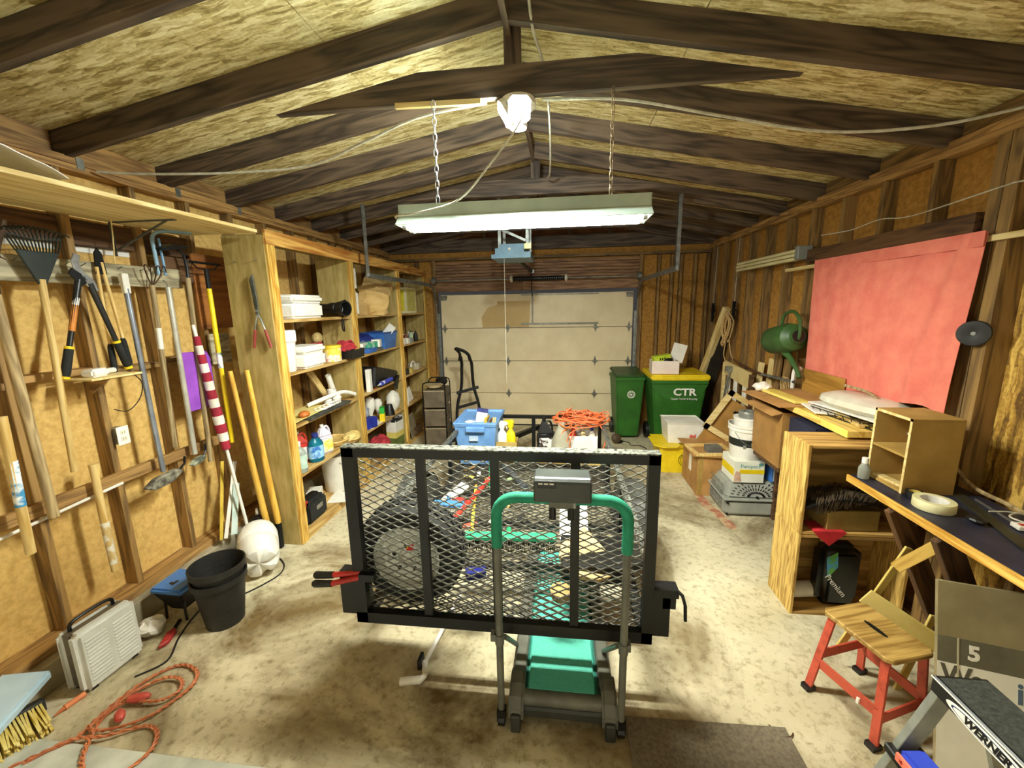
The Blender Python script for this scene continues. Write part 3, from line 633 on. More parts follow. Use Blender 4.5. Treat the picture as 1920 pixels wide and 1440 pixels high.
# blue tote
TOTE = pm('tote_blue', '6f9bd0', '5c88be', 5, rough=.5)
t = thing('storage_tote', 'light blue plastic storage tote with rope handle rim at the trailer front', 'tote', (-.85, 4.12, BED+.012))
def tub(m, w0, d0, w1, d1, h, th=.006):
    """open box with tapering sides"""
    def ring(w, d, z): return [(-w/2, -d/2, z), (w/2, -d/2, z), (w/2, d/2, z), (-w/2, d/2, z)]
    vs = ring(w0, d0, 0)+ring(w1, d1, h)+ring(w1-2*th, d1-2*th, h)+ring(w0-2*th, d0-2*th, th)
    fs = [(3, 2, 1, 0)]+[(a+i, a+(i+1) % 4, a+4+(i+1) % 4, a+4+i) for a in (0, 4, 8) for i in range(4)]+[(12, 13, 14, 15)]
    return m.add(vs, fs)
tub(MB(), .34, .46, .42, .56, .43).obj('body', TOTE, t, bevel=.012, seg=2)
tub(MB(), .425, .565, .45, .59, .045, .02).obj('rim', TOTE, t, loc=(0, 0, .405), bevel=.006)
MB().bx(-.09, .1, -.315, -.28, .36, .415).obj('handle', TOTE, t, bevel=.008)
MB().bx(-.06, .03, -.2655, -.262, .27, .32).obj('maker_label', pm('pale_label', 'c8d8e6', '9db4cc', 30), t, rot=(.08, 0, 0), loc=(0, .0, .02))
def carton(name, label, cat, loc, rz, w, d, h, m, rx=0, ry=0, **k):
    o = MB().bx(-w/2, w/2, -d/2, d/2, 0, h).obj(name, m, bevel=.003); o.location = loc; o.rotation_euler = (rad(rx), rad(ry), rad(rz)); return tag(o, label, cat, **k)
t = thing('tall_box', 'tall white box with dark blue top standing in the blue tote', 'box', (-.85, 4.0, .62), 10, rx=-8, ry=10)
MB().bx(-.055, .055, -.04, .04, 0, .3).obj('carton', WHITE, t); MB().bx(-.056, .056, -.041, .041, .27, .305).obj('top_band', pm('navy2', '2a3a86', '1c2864', 9), t)
carton('yellow_book', 'yellow spined book standing beside the white box in the tote', 'book', (-.78, 4.02, .64), 0, .03, .16, .2, pm('book_yellow', 'd9b43c', 'b18b20', 8), ry=6)
carton('dark_book', 'dark spined book standing beside the yellow book in the tote', 'book', (-.745, 4.02, .64), 0, .025, .15, .17, W_DARK, ry=9)
for k, x in enumerate((-.71, -.69)): rod('paint_stick', 'pale paint stirring stick in the tote corner, '+('left' if k == 0 else 'right')+' of two', 'stick', (x, 3.98, .66), (x+.03, 3.96, .85), .008, W_PALE, group='paint sticks in the tote')
tag(MB().sph((0, 0, 0), (.08, .08, .05)).obj('white_rag', pm('white_cloth', 'eee9dc', 'd5cebd', 14, rough=.9), loc=(-.93, 3.98, .76)), 'crumpled white rag in the left of the blue tote', 'rag')
# carton with spray bottles
def spray(name, label, loc, rz, mb, mh, s=1.0, group=None):
    t = thing(name, label, 'spray bottle', loc, rz, group)
    MB().lathe([(.03*s, 0), (.036*s, .01), (.037*s, .12*s), (.03*s, .16*s), (.014*s, .185*s), (.014*s, .2*s)], n=14, sx=1.15, sy=.8).obj('bottle', mb, t, smooth=True)
    MB().prism([(-.02*s, .2*s), (.02*s, .2*s), (.022*s, .225*s), (.05*s, .235*s), (.05*s, .255*s), (-.01*s, .265*s), (-.028*s, .25*s)], 'y', -.013*s, .013*s).obj('trigger_head', mh, t, bevel=.003)
    MB().bar((.03*s, 0, .24*s), (.042*s, 0, .195*s), .008, .008).obj('trigger', mh, t)
    return t
YEL = pm('bright_yellow', 'f2d51f', 'e0c010', 8, rough=.45)
tb = thing('open_carton', 'tan open carton holding two spray bottles at the trailer front', 'box', (-.56, 4.05, BED+.012))
tub(MB(), .22, .18, .22, .18, .22, .004).obj('carton', pm('tan_carton', 'b79d5a', 'a0874a', 6, rough=.8), tb)
spray('white_spray_bottle', 'white spray bottle in the tan carton', (-.61, 4.05, .46), 0, WHITE, WHITE, 1.25)
spray('yellow_spray_bottle', 'yellow spray bottle in the tan carton', (-.52, 4.05, .46), 160, YEL, YEL, 1.3)
# oil jug, glass jug, white carton with bottles, orange cords
def jug(name, label, loc, rz, mb, mc, w=.09, h=.3, lab=None, cat='jug'):
    t = thing(name, label, cat, loc, rz)
    MB().bx(-w, w, -w*.62, w*.62, 0, h*.62).obj('body', mb, t, bevel=.018, seg=3, smooth=True)
    MB().add([(-w*.98, -w*.6, h*.6), (w*.98, -w*.6, h*.6), (w*.98, w*.6, h*.6), (-w*.98, w*.6, h*.6), (-w*.35, -w*.28, h*.93), (w*.05, -w*.28, h*.93), (w*.05, w*.28, h*.93), (-w*.35, w*.28, h*.93)], [(0, 1, 5, 4), (1, 2, 6, 5), (2, 3, 7, 6), (3, 0, 4, 7), (4, 5, 6, 7), (3, 2, 1, 0)]).obj('shoulder', mb, t, bevel=.012, seg=2, smooth=True)
    MB().tube(smoothpts([(w*.05, 0, h*.88), (w*.55, 0, h*.9), (w*.85, 0, h*.75), (w*.85, 0, h*.55)], 4), w*.14, 8).obj('handle', mb, t, smooth=True)
    MB().cyl((-w*.15, 0, h*.92), (-w*.15, 0, h), w*.24, n=14).obj('cap', mc, t, smooth=True)
    if lab: MB().bx(-w*.8, w*.8, -w*.635, -w*.62, h*.1, h*.5).obj('label_print', lab, t)
    return t
jug('oil_jug', 'black oil jug with white label beside the orange cords', (-.17, 4.2, BED+.012), 10, BLACK, BLACK, .085, .42, pm('oil_label', 'e4e0d8', '3a2a2a', 9, lo=.45, hi=.5))
t = thing('glass_jug', 'cloudy clear plastic jug under the orange cords', 'jug', (.0, 4.02, BED+.012))
MB().lathe([(.09, 0), (.1, .02), (.1, .22), (.06, .33), (.035, .38), (.035, .42)], n=20).obj('body', pm('cloudy_plastic', 'cfcbb4', 'b5b09a', 6, rough=.25, trans=.35), t, smooth=True)
tb = thing('white_carton', 'white open carton of bottles under the pile of orange cords', 'box', (.22, 4.12, BED+.012))
tub(MB(), .28, .22, .28, .22, .28, .004).obj('carton', WHITE, tb)
for x, lb, c1, c2 in ((.12, 'red', 'c8302a', 'c8302a'), (.22, 'cream', 'e6d9a8', 'e8e2c4'), (.31, 'white blue-capped', 'eae5d6', '3a46a0')):
    b_ = thing('cleaner_bottle', f'{lb} cleaner bottle in the white carton under the orange cords', 'bottle', (x, 4.1, BED+.03))
    MB().lathe([(.035, 0), (.038, .02), (.038, .24), (.016, .3)], n=14).obj('body', pm('bot_'+lb, c1), b_, smooth=True); MB().cyl((0, 0, .3), (0, 0, .34), .018, n=10).obj('cap', pm('cap_'+lb, c2), b_)
random.seed(5)
m = MB(); pts = []
for k in range(150):
    a = k*.83+random.uniform(-.3, .3); r = random.uniform(.08, .26)
    pts.append((r*1.15*cos(a), r*.72*sin(a), random.uniform(.0, .14)*(1.1-r*2)+.012*(k % 5)))
m.tube(smoothpts(pts, 4), .006, 5)
ORG = pm('orange_cord', 'e8794a', 'd2622f', 10, rough=.5)
t = thing('orange_cord_pile', 'tangled pile of orange extension cord heaped on the bottles', 'cord', (.2, 4.12, .74))
m.obj('cord', ORG, t, smooth=True)
MB().tube(smoothpts([(-.1, -.1, .03), (-.2, -.16, -.05), (-.27, -.17, -.22), (-.24, -.17, -.3), (-.17, -.17, -.24), (-.12, -.17, -.05), (0, -.16, .02)], 5), .006, 5).obj('hanging_loop', ORG, t, smooth=True)
MB().tube(smoothpts([(-.05, -.14, .02), (-.12, -.18, -.16), (-.02, -.18, -.28), (.06, -.18, -.3)], 5), .006, 5).obj('hanging_loop', ORG, t, smooth=True)
MB().tube(smoothpts([(.18, -.12, .03), (.23, -.14, -.06), (.21, -.16, -.2), (.1, -.18, -.33)], 5), .006, 5).obj('hanging_loop', ORG, t, smooth=True)
for x in (-.2, -.1): MB().cyl((x, .0, .1), (x-.02, -.04, .1), .016, n=8).obj('plug', BLACK, t)
# ---------------------------------------------------------------- left wall: boards, shelf and hanging tools
XT = -2.68
t = thing('tool_hanging_board', 'weathered grey board across the left studs carrying the garden tools', 'board', (-2.74, 1.2, 2.12))
o = beam('board', (0, 0, .065), (0, 1.55, .065), .03, .13, W_OLD, t)
random.seed(2)
for y in (.62, .84, .92, 1.0, 1.12, 1.26, 1.4): MB().cyl((.015, y, .1), (.05, y, .115), .0025, n=6).obj('nail', GALV, t)
tag(beam('dark_board', (-2.75, 2.6, 2.25), (-2.75, 3.12, 2.25), .03, .17, W_DARK), 'short dark brown board on the studs beside the shelf unit', 'board')
t = thing('wall_rail', 'narrow wooden rail nailed across the left studs at hip height', 'rail', (-2.745, 1.0, .94))
beam('rail', (0, 0, 0), (0, 1.85, 0), .035, .07, W_PLATE, t)
t = thing('upper_wall_shelf', 'long pale plywood shelf running high along the left wall', 'shelf', (-2.47, 0, 2.5))
beam('shelf_board', (0, -.4, .012), (0, 2.86, .012), .6, .022, W_PALE, t)
for y in (.9, 1.55, 2.35):
    MB().bar((-.28, y, -.0), (.16, y, -.004), .025, .004).bar((-.285, y, 0), (-.285, y, -.2), .025, .004, up=(0, 1, 0)).bar((-.28, y, -.17), (.1, y, -.006), .008, .012, up=(0, 1, 0)).obj('bracket', pm('bracket_grey', '6b6a60', '4d4c44', 9, rough=.5, metal=.4), t)
m = MB().grid(lambda u, v: V((-2.62+.44*u, .9+.82*v, 2.545+(.02+.06*abs(sin(v*5+.6))*(.4+.6*u)+.012*sin(u*17+v*23))*(1-v**6))), 16, 20)
tag(m.obj('plastic_sheet', WHITE, smooth=True, solid=.004), 'crumpled white plastic sheet on the high left shelf', 'sheet')
tag(beam('white_strip', (-2.846, 1.7, 2.33), (-2.846, 2.62, 2.33), .004, .035, WHITE), 'narrow white strip on the wall sheathing behind the tools', 'strip')
# leaf rake
DG = pm('rake_green', '1e2a22', '131b16', 10, rough=.4)
t = thing('leaf_rake', 'dark green leaf rake hanging head up with pale wooden handle', 'rake', (-2.66, 1.83, 1.1))
MB().cyl((0, 0, 0), (0, .045, 1.03), .016, n=10).obj('handle', W_HAND, t, smooth=True)
MB().prism([(.03, 1.0), (.06, 1.0), (.145, 1.17), (-.035, 1.17)], 'x', -.006, .008).obj('rake_head', DG, t, bevel=.003)
for k in range(15):
    q = k/14; y0 = -.033+.176*q; y1 = -.09+.27*q; zt = 1.285-.02*(2*q-1)**2
    MB().tube([(0, y0, 1.165), (.002, y0+(y1-y0)*.6, 1.24), (.0, y1, zt-.01), (.025, y1, zt), (.04, y1+.002, zt-.012)], .0035, 5).obj('tine', DG, t)
MB().tube([(.004, -.075, 1.245), (.006, .05, 1.225), (.004, .165, 1.24)], .004, 5).obj('tine_brace', DG, t)
# old rake at the very left and long poles
t = thing('garden_rake', 'rusty old garden rake hanging at the left picture edge', 'rake', (-2.66, 1.7, 0.9))
MB().cyl((0, 0, 0), (0, -.02, 1.15), .023, n=10).obj('handle', W_GREYH, t, smooth=True)
MB().tube([(0, -.02, 1.13), (.01, .0, 1.3), (.0, .08, 1.5)], [.02, .014, .01], 8).obj('socket', pm('rust', '5a4632', '3c2c1e', 14, rough=.7, metal=.3), t)
MB().bx(-.01, .01, -.17, .03, 1.32, 1.35).obj('head', MATS['rust'], t)
for k in range(9): MB().cyl((.01, -.165+.023*k, 1.33), (.05, -.165+.023*k, 1.31), .004, .002, 5).obj('tine', MATS['rust'], t)
t = thing('garden_spade', 'spade with blue and white labelled wooden shaft at the left edge', 'spade', (-2.63, 1.56, .78))
MB().cyl((0, 0, 0), (0, .02, .7), .02, n=10).obj('handle', W_HAND, t, smooth=True)
MB().cyl((0, .007, .25), (0, .016, .48), .0208, n=12).obj('label_sleeve', pm('handle_label', 'f0f2f0', '3f8fc0', 9, (1, 1, 2), lo=.42, hi=.55), t, smooth=True)
# loppers
BLAD = pm('blade_steel', 'd5d7d4', 'a9abaa', 14, rough=.3, metal=.8)
GRIP = pm('grip_black', '1b1c1a', '101110', 20, rough=.85)
t = thing('lopping_shears', 'long black loppers with yellow grip rings and bright curved blade', 'loppers', (-2.655, 2.04, 2.08))
for s, (ya, za, yb, zb) in enumerate(((0, .06, -.16, -.46), (.05, .04, .17, -.45))):
    MB().tube([(0, ya, za), (0, ya*.4+yb*.6, za*.4+zb*.6), (0, yb, zb)], [.016, .013, .012], 10).obj('arm', pm('arm_black', '232526', '141516', 10, rough=.35), t, smooth=True)
    d = V((0, yb-ya, zb-za)).normalized(); p = V((0, yb, zb))
    MB().tube([p-d*.16, p-d*.15, p-d*.02, p], [.014, .02, .021, .017], 10).obj('grip', GRIP, t, smooth=True)
    for e in (-.165, .0): MB().cyl(p+d*e, p+d*(e+.014), .0205, n=12).obj('grip_ring', YEL, t)
MB().cyl((0, -.043, -.08), (0, -.085, -.22), .0145, n=12).obj('orange_label', pm('orange_label', 'd98a36', 'c07020', 9), t, smooth=True)
MB().cyl((0, -.03, -.04), (0, -.043, -.08), .0148, n=12).obj('white_label', WHITE, t, smooth=True)
MB().prism([(.06, -.01), (.09, .0), (.075, .06), (.03, .1), (.015, .15), (.03, .19), (-.0, .2), (-.02, .16), (-.012, .1), (.02, .05)], 'x', -.004, .006).obj('blade', BLAD, t, bevel=.002)
MB().prism([(0, .02), (.03, .04), (.01, .09), (-.03, .12), (-.05, .09)], 'x', .004, .014).obj('counter_jaw', BLKM, t, bevel=.002)
MB().cyl((-.01, .03, .07), (.02, .03, .07), .012, n=8).obj('pivot_bolt', STEEL, t)
# hedge shears with wooden arms
t = thing('hedge_shears', 'hedge shears with thin wooden arms and black grips behind the loppers', 'shears', (-2.7, 2.2, 2.2))
for (y0, z0, y1, z1) in ((.01, .05, .05, -.42), (-.02, .02, -.03, -.45)):
    MB().cyl((0, y0, z0), (0, y1, z1), .009, n=8).obj('arm', W_HAND, t, smooth=True)
    d = V((0, y1-y0, z1-z0)).normalized(); p = V((0, y1, z1))
    MB().tube([p-d*.02, p, p+d*.13, p+d*.15], [.011, .015, .016, .013], 10).obj('grip', GRIP, t, smooth=True)
MB().prism([(-.03, -.02), (.03, -.02), (.02, .1), (-.0, .13), (-.02, .1)], 'x', -.004, .004).obj('blade', BLKM, t)
# plywood ledge with charger
t = thing('wall_ledge', 'small plywood ledge fixed to the left studs below the loppers', 'ledge', (-2.76, 1.93, 1.585))
MB().bx(0, .2, 0, .28, 0, .012).obj('ledge_board', W_PALE, t, bevel=.002); MB().prism([(0, 0), (.15, 0), (0, -.1)], 'y', .13, .145).obj('support', W_PLATE, t)
t = thing('white_charger', 'white handheld charger lying on the small plywood ledge', 'charger', (-2.66, 2.05, 1.597), 12)
MB().bx(-.035, .035, -.08, .03, 0, .045).obj('body', WHITE, t, bevel=.01, seg=2); MB().cyl((0, .03, .022), (0, .1, .02), .016, n=10).obj('nose', WHITE, t, smooth=True)
cable('thin_black_cord', 'thin black cord dangling in a loop beside the small ledge', [(-2.64, 2.2, 1.6), (-2.65, 2.27, 1.52), (-2.67, 2.26, 1.42), (-2.7, 2.2, 1.35), (-2.74, 2.15, 1.37)], .003, BLACK, 'cord')
cable('hanging_string', 'pale string hanging from the high shelf down to the tool board', [(-2.66, 2.28, 2.52), (-2.665, 2.275, 2.4), (-2.68, 2.27, 2.25)], .0035, W_PALE, 'string')
# metal pole, cultivator, white pole, hoe, yellow rake
BLU = pm('pole_silver', '9fa7b4', '868e9b', 8, rough=.35, metal=.6)
t = thing('metal_pole', 'silver-blue metal pole with flat tip standing on the left wall', 'pole', (-2.66, 2.31, .9))
MB().cyl((0, 0, 0), (0, -.02, 1.2), .015, n=12).obj('tube', BLU, t, smooth=True); MB().bx(-.014, .014, -.04, 0, 1.17, 1.29).obj('flat_tip', WHITE, t, bevel=.004)
t = thing('hand_cultivator', 'cultivator fork with wire tines and white-banded wooden handle', 'cultivator', (-2.67, 2.43, 1.03))
MB().cyl((0, 0, 0), (0, .04, 1.1), .0155, n=10).obj('handle', W_GREYH, t, smooth=True)
MB().cyl((0, .024, .68), (0, .03, .82), .0165, n=12).obj('white_label', WHITE, t, smooth=True)
for k in range(4):
    q = -.04+.027*k
    MB().tube(smoothpts([(0, .04, 1.09), (.02, .04+q, 1.15), (.03, .04+q*1.5, 1.21), (.05, .04+q*1.5, 1.22), (.06, .04+q*1.4, 1.18)], 3), .004, 5).obj('tine', MATS['rust'], t)
t = thing('white_pole', 'off-white metal pole hanging beside the cultivator', 'pole', (-2.66, 2.56, .93))
MB().cyl((0, 0, 0), (0, .01, 1.19), .017, n=12).obj('tube', pm('pole_white', 'c9c6b8', 'a8a597', 8, rough=.35, metal=.3), t, smooth=True)
MB().tube([(0, .01, 1.19), (0, .0, 1.22), (0, -.015, 1.235), (0, -.02, 1.22)], .003, 5).obj('hook', STEEL, t)
t = thing('garden_hoe', 'garden hoe with pale wooden handle and dark blade at top', 'hoe', (-2.65, 2.67, .83))
MB().cyl((0, 0, 0), (0, .055, 1.36), .017, n=10).obj('handle', W_GREYH, t, smooth=True)
MB().tube([(0, .055, 1.35), (0, .06, 1.44), (0, .05, 1.52), (0.0, .01, 1.55)], .01, 8).obj('goose_neck', BLKM, t, smooth=True)
MB().prism([(.03, 1.555), (-.09, 1.53), (-.12, 1.545), (-.06, 1.575), (.06, 1.57)], 'x', -.05, .05).obj('blade', BLKM, t)
t = thing('bow_rake', 'bow rake with black ferrule and bright yellow fibreglass handle', 'rake', (-2.62, 2.86, .92))
MB().cyl((0, 0, 0), (0, .0, 1.2), .017, n=12).obj('handle', YEL, t, smooth=True)
MB().cyl((0, 0, .6), (0, 0, .72), .0178, n=12).obj('label_sleeve', pm('rake_label', 'eef0e8', '2c5a48', 8, lo=.42, hi=.5), t, smooth=True)
MB().cyl((0, 0, 1.16), (0, 0, 1.34), .016, n=10).obj('ferrule', BLKM, t)
MB().bx(-.008, .008, -.13, .13, 1.375, 1.39).obj('head', BLKM, t)
for s in (-1, 1): MB().tube([(0, 0, 1.34), (0, s*.07, 1.34), (0, s*.12, 1.38)], .005, 6).obj('bow', BLKM, t)
for k in range(9): MB().cyl((0, -.12+.03*k, 1.38), (.05, -.12+.03*k, 1.37), .004, .002, 5).obj('tine', BLKM, t)
t = thing('blue_hook_pole', 'pale blue metal pole with curved hook under the high shelf', 'pole', (-2.7, 2.56, 2.2))
MB().tube(smoothpts([(0, 0, 0), (0, -.005, .15), (0, .0, .25), (.02, .06, .29), (.1, .2, .3)], 4), .012, 10).obj('tube', pm('pole_paleblue', '9ec0d6', '7da2bb', 6, rough=.4), t, smooth=True)
MB().cyl((.02, .03, 0), (.02, .02, .24), .008, n=8).obj('second_tube', pm('pole_midblue', '6f9dc0', '567f9f', 6, rough=.4), t, smooth=True)
# purple pad
t = thing('purple_foam_pad', 'flat purple foam pad hanging behind the hoe handle', 'pad', (-2.69, 2.7, 1.24))
poly = [(-.12, 0), (.1, .0)]+[(.12+.006*(k % 2), .03+.03*k) for k in range(12)]+[(.1, .42), (-.11, .43), (-.13, .4)]
MB().prism(poly, 'x', 0, .03).obj('pad', pm('purple', '9a4fc2', '8640ad', 8, rough=.8), t, bevel=.006)
# rolled flag
t = thing('rolled_flag', 'rolled flag with red and white bands on a white pole', 'flag', (-2.5, 2.76, .2))
p0, p1 = V((0, 0, 0)), V((-.13, -.075, 1.66)); d = (p1-p0)
MB().cyl(p0-d*.05, p1, .0115, n=10).obj('pole', WHITE, t, smooth=True)
FR = pm('flag_red', 'a32236', '86182a', 12, rough=.85); FW = pm('flag_white', 'ece6da', 'd4ccbc', 12, rough=.85); FB = pm('flag_blue', '2a3560', '1c2548', 12, rough=.85)
for k in range(13):
    a = p0+d*(.43+.04*k); b_ = p0+d*(.43+.04*(k+1)); r = .02+.02*(1-k/13)*min(1, (k+2)/4)
    MB().tube([a, a+(b_-a)*.5, b_], [r, r*1.03, r+.001], 10).obj('flag_band', FR if k % 2 == 0 else FW, t, smooth=True)
# pair of yellow wooden handles standing on the floor
for k, (x, y, x1, y1, zt, lb) in enumerate(((-2.4, 2.84, -2.53, 2.84, 1.5, 'left'), (-2.33, 2.88, -2.43, 2.89, 1.5, 'right'))):
    t = thing('post_hole_digger', f'yellow painted wooden digger shaft leaning on the shelf end, {lb} of the pair', 'digger', (x, y, .2), group='digger shafts')
    MB().tube([(0, 0, 0), (0, 0, .05), ((x1-x)*.45, 0, .58), ((x1-x)*.5, (y1-y)*.5, .66), (x1-x, y1-y, zt-.2)], [.022, .024, .022, .018, .017], 10).obj('shaft', W_YELZ, t, smooth=True)
    MB().tube([(0, 0, .02), (0, -.01, -.19)], [.025, .03], 8).obj('blade_socket', BLKM, t)
# leaning slats, axe handle, pipe, outlet, trowel heads
for k, (a, b_, w, c, lb) in enumerate((((-2.6, 2.6, .22), (-2.68, 2.8, .78), .03, pm('slat_yellow', 'dfc04e', 'c2a236', 8), 'thin yellow slat'), ((-2.58, 2.62, .22), (-2.66, 2.9, .74), .035, WHITE, 'white strip with holes'), ((-2.56, 2.68, .22), (-2.62, 2.84, .58), .06, pm('pale_mint', 'd5e3da', 'bccfc4', 8), 'pale mint slat'))):
    tag(beam('wooden_lath', a, b_, w, .008, c, up=(1, 0, 0)), lb+' leaning on the left wall beside the shelf unit', 'slat')
t = thing('wooden_stake', 'worn pale wooden stake with white paint hanging behind the wall rail', 'stake', (-2.68, 1.93, .42))
MB().tube([(0, 0, 0), (0, .0, .3), (0, .005, .6), (0, .01, .68)], [.017, .02, .019, .026], 10).obj('shaft', W_HAND, t, smooth=True); MB().tube([(0.001, .0, .05), (.001, 0, .32)], [.019, .0215], 10).obj('paint_patch', pm('paint_chip', 'f0ead8', 'd6b878', 16, lo=.4, hi=.5), t, smooth=True)
t = thing('water_pipe', 'thin white pipe running along the left studs below the rail', 'pipe', (-2.72, 1.2, .88))
MB().cyl((0, 0, -.02), (0, .9, .03), .009, n=8).obj('pipe', WHITE, t, smooth=True)
for y in (.4, .52): MB().cyl((0, y, .0), (0, y+.03, .005), .012, n=8).obj('coupling', STEEL, t)
t = thing('wall_outlet', 'cream electrical outlet plate on the left wall stud bay', 'outlet', (-2.72, 2.16, 1.2))
MB().bx(-.08, -.005, -.03, .03, -.05, .05).obj('junction_box', GALV, t); MB().bx(-.005, 0, -.036, .036, -.058, .058).obj('cover_plate', WHITE, t, bevel=.003)
for z in (-.02, .02):
    q = MB().bx(0, .002, -.017, .017, z-.014, z+.014).obj('receptacle', pm('socket_cream', 'ddd6c0', 'cfc7b0', 5), t)
    for y in (-.007, .007): MB().bx(.002, .0025, y-.001, y+.001, z-.005, z+.005).obj('slot', BLACK, q)
def trowelish(name, label, loc, rz, m, s):
    t = thing(name, label, 'tool', loc, rz)
    MB().prism([(-.13*s, -.02), (-.08*s, -.05*s), (.05*s, -.045*s), (.13*s, .0), (.1*s, .03*s), (-.06*s, .02*s)], 'x', -.025, .02).obj('blade', m, t, bevel=.006)
    MB().tube([(0, .1*s, .0), (0, .16*s, .04), (0, .17*s, .09)], .008, 6).obj('shank', BLKM, t); return t
trowelish('dirty_trowel', 'dirt-caked grey trowel hanging below the wall rail', (-2.62, 2.27, .87), 0, pm('dirty_metal', '8f8a78', '3d3830', 14, rough=.8, lo=.4, hi=.6), 1)
trowelish('hand_weeder', 'small worn green-grey weeder at the foot of the white pole', (-2.61, 2.53, .9), 10, pm('worn_green', '9fa48c', '4b5044', 14, rough=.8, lo=.4, hi=.6), .55)
tag(beam('brown_plywood_piece', (-2.735, 2.86, 2.1), (-2.735, 3.2, 2.1), .016, .56, wood('saddle_brown', '9a5f24', '6e3f14', 3)), 'orange-brown plywood piece fixed on the studs behind the bow rake', 'plywood')
tag(beam('pale_board_piece', (-2.73, 2.9, 1.66), (-2.73, 3.1, 1.66), .016, .24, W_OLD), 'pale grey board piece on the studs beside the shelf end', 'board')
# shears on the shelf end panel
t = thing('grass_shears', 'grass shears with red handles hung on the shelf end panel', 'shears', (-2.28, 2.895, 1.98))
MB().prism([(-.012, -.06), (.012, -.06), (.014, .05), (.0, .24), (-.03, .2)], 'y', -.006, .006).obj('blade', pm('shear_blade', '6d7068', '4d5049', 12, rough=.4, metal=.6), t, bevel=.001)
MB().cyl((0, -.012, -.03), (0, .012, -.03), .01, n=8).obj('pivot', STEEL, t)
for x in (-.05, .06):
    MB().tube([(0, 0, -.05), (x*.4, 0, -.1), (x*.75, 0, -.17)], .007, 6).obj('tang', STEEL, t, smooth=True)
    MB().tube([(x*.75, 0, -.17), (x*.95, 0, -.22), (x*1.3, 0, -.31)], [.009, .012, .01], 8).obj('handle', pm('handle_red', '9a4034', '7c2e25', 10, rough=.5), t, smooth=True)
tag(MB().cyl((0, 0, 0), (0, -.035, .008), .003, n=6).obj('peg_nail', GALV, loc=(-2.42, 2.92, 2.31)), 'bent nail sticking out of the shelf end panel, left one', 'nail')
tag(MB().cyl((0, 0, 0), (0, -.035, .008), .003, n=6).obj('peg_nail', GALV, loc=(-2.25, 2.92, 2.32)), 'bent nail sticking out of the shelf end panel, right one', 'nail')
# ---------------------------------------------------------------- wooden shelf unit
SX0, SX1 = -2.53, -2.17
t = thing('shelf_unit', 'tall wooden garage shelf unit with three bays along the left wall', 'shelf unit', (0, 0, 0))
W_END = pm('end_plywood', 'b8a066', '94803f', 7, (.6, 3, 3), rough=.75, detail=5)
SH_Y = [2.93, 4.12, 5.36, 6.5]; SH_Z = [.09, .58, 1.01, 1.45, 1.88]
bpts = SH_Y
for y in SH_Y: beam('divider_panel', ((SX0+SX1)/2, y, 0.0), ((SX0+SX1)/2, y, 2.5), SX1-SX0-.02, .018, W_END, t, up=(0, 1, 0))
for i in range(3):
    for z in SH_Z: beam('shelf_board', ((SX0+SX1)/2-.005, SH_Y[i]+.01, z-.014), ((SX0+SX1)/2-.005, SH_Y[i+1]-.01, z-.014), SX1-SX0-.015, .026, W_SHELF, t)
    beam('top_board', ((SX0+SX1)/2, SH_Y[i]+.01, 2.5), ((SX0+SX1)/2, SH_Y[i+1]-.01, 2.5), SX1-SX0-.02, .018, W_END, t)
for y in SH_Y: beam('front_post', (SX1, y+.04 if y < 6 else y-.02, 0), (SX1, y+.04 if y < 6 else y-.02, 2.44), .085, .022, W_YEL, t, up=(1, 0, 0))
beam('top_rail', (SX1+.002, 2.92, 2.485), (SX1+.002, 6.53, 2.485), .022, .105, wood('figured_pine', 'e8b45e', 'a8661f', 4), t)
for i in range(3):
    for z in SH_Z[:1]: beam('toe_board', (SX1-.005, SH_Y[i]+.09, .045), (SX1-.005, SH_Y[i+1], .045), .02, .09, W_SHELF, t)
beam('brace', (-2.5, 3.72, 1.42), (-2.48, 4.02, 1.02), .025, .07, W_PALE, t)
# things on the shelves ------------------------------------------------
FOAMW = pm('foam_white', 'f3f0e4', 'e6e2d4', 20, rough=.7)
def cooler(name, label, loc, rz, w, d, h, lid=True, m=FOAMW, rx=0, r=.02):
    t = thing(name, label, 'cooler', loc, rz, rx=rx)
    hh = h*.66 if lid else h
    MB().bx(-w/2, w/2, -d/2, d/2, 0, hh-.003).obj('tub', m, t, bevel=r, seg=3, smooth=True)
    if lid: MB().bx(-w/2-.005, w/2+.005, -d/2-.005, d/2+.005, hh, h).obj('lid', m, t, bevel=r, seg=3, smooth=True)
    return t
Z1, Z2, Z3, Z4, Z0 = 1.88, 1.45, 1.01, .58, .09
cooler('foam_cooler', 'white foam cooler box on the top shelf beside the black tube', (-2.36, 3.47, Z1), 2, .26, .46, .2, True)
t = thing('leaf_blower_tube', 'black ribbed blower tube poking out over the top shelf edge', 'tube', (-2.3, 3.95, Z1+.078), 72)
MB().lathe([(.05, -.25), (.05, .0), (.06, .01), (.06, .09), (.045, .1), (.07, .12), (.075, .2), (.062, .2), (.05, .11)], n=20, cap=False).tf(M.Rotation(pi/2, 4, 'X')).obj('tube', BLACK, t, smooth=True)
MB().cyl((0, -.12, .055), (0, -.2, .075), .012, n=8).obj('latch', BLACK, t)
MB().tube(smoothpts([(.05, -.1, -.05), (.05, -.1, -.16), (.03, -.12, -.22), (.0, -.13, -.2), (.01, -.12, -.12), (.04, -.1, -.06)], 5), .008, 6).obj('strap', BLACK, t, smooth=True)
cooler('foam_cooler', 'upright white foam box behind the second shelf post', (-2.36, 4.35, Z1), 0, .22, .2, .27, False)
cooler('foam_cooler', 'white foam box stacked high beside the second shelf post', (-2.34, 4.36, Z1+.275), 4, .2, .12, .25, False)
def crumple(m, seed, amp):
    random.seed(seed)
    for p in m.v:
        n_ = mnoise.noise_vector(p*24+V((seed, 0, 0))); p += n_*amp
    return m
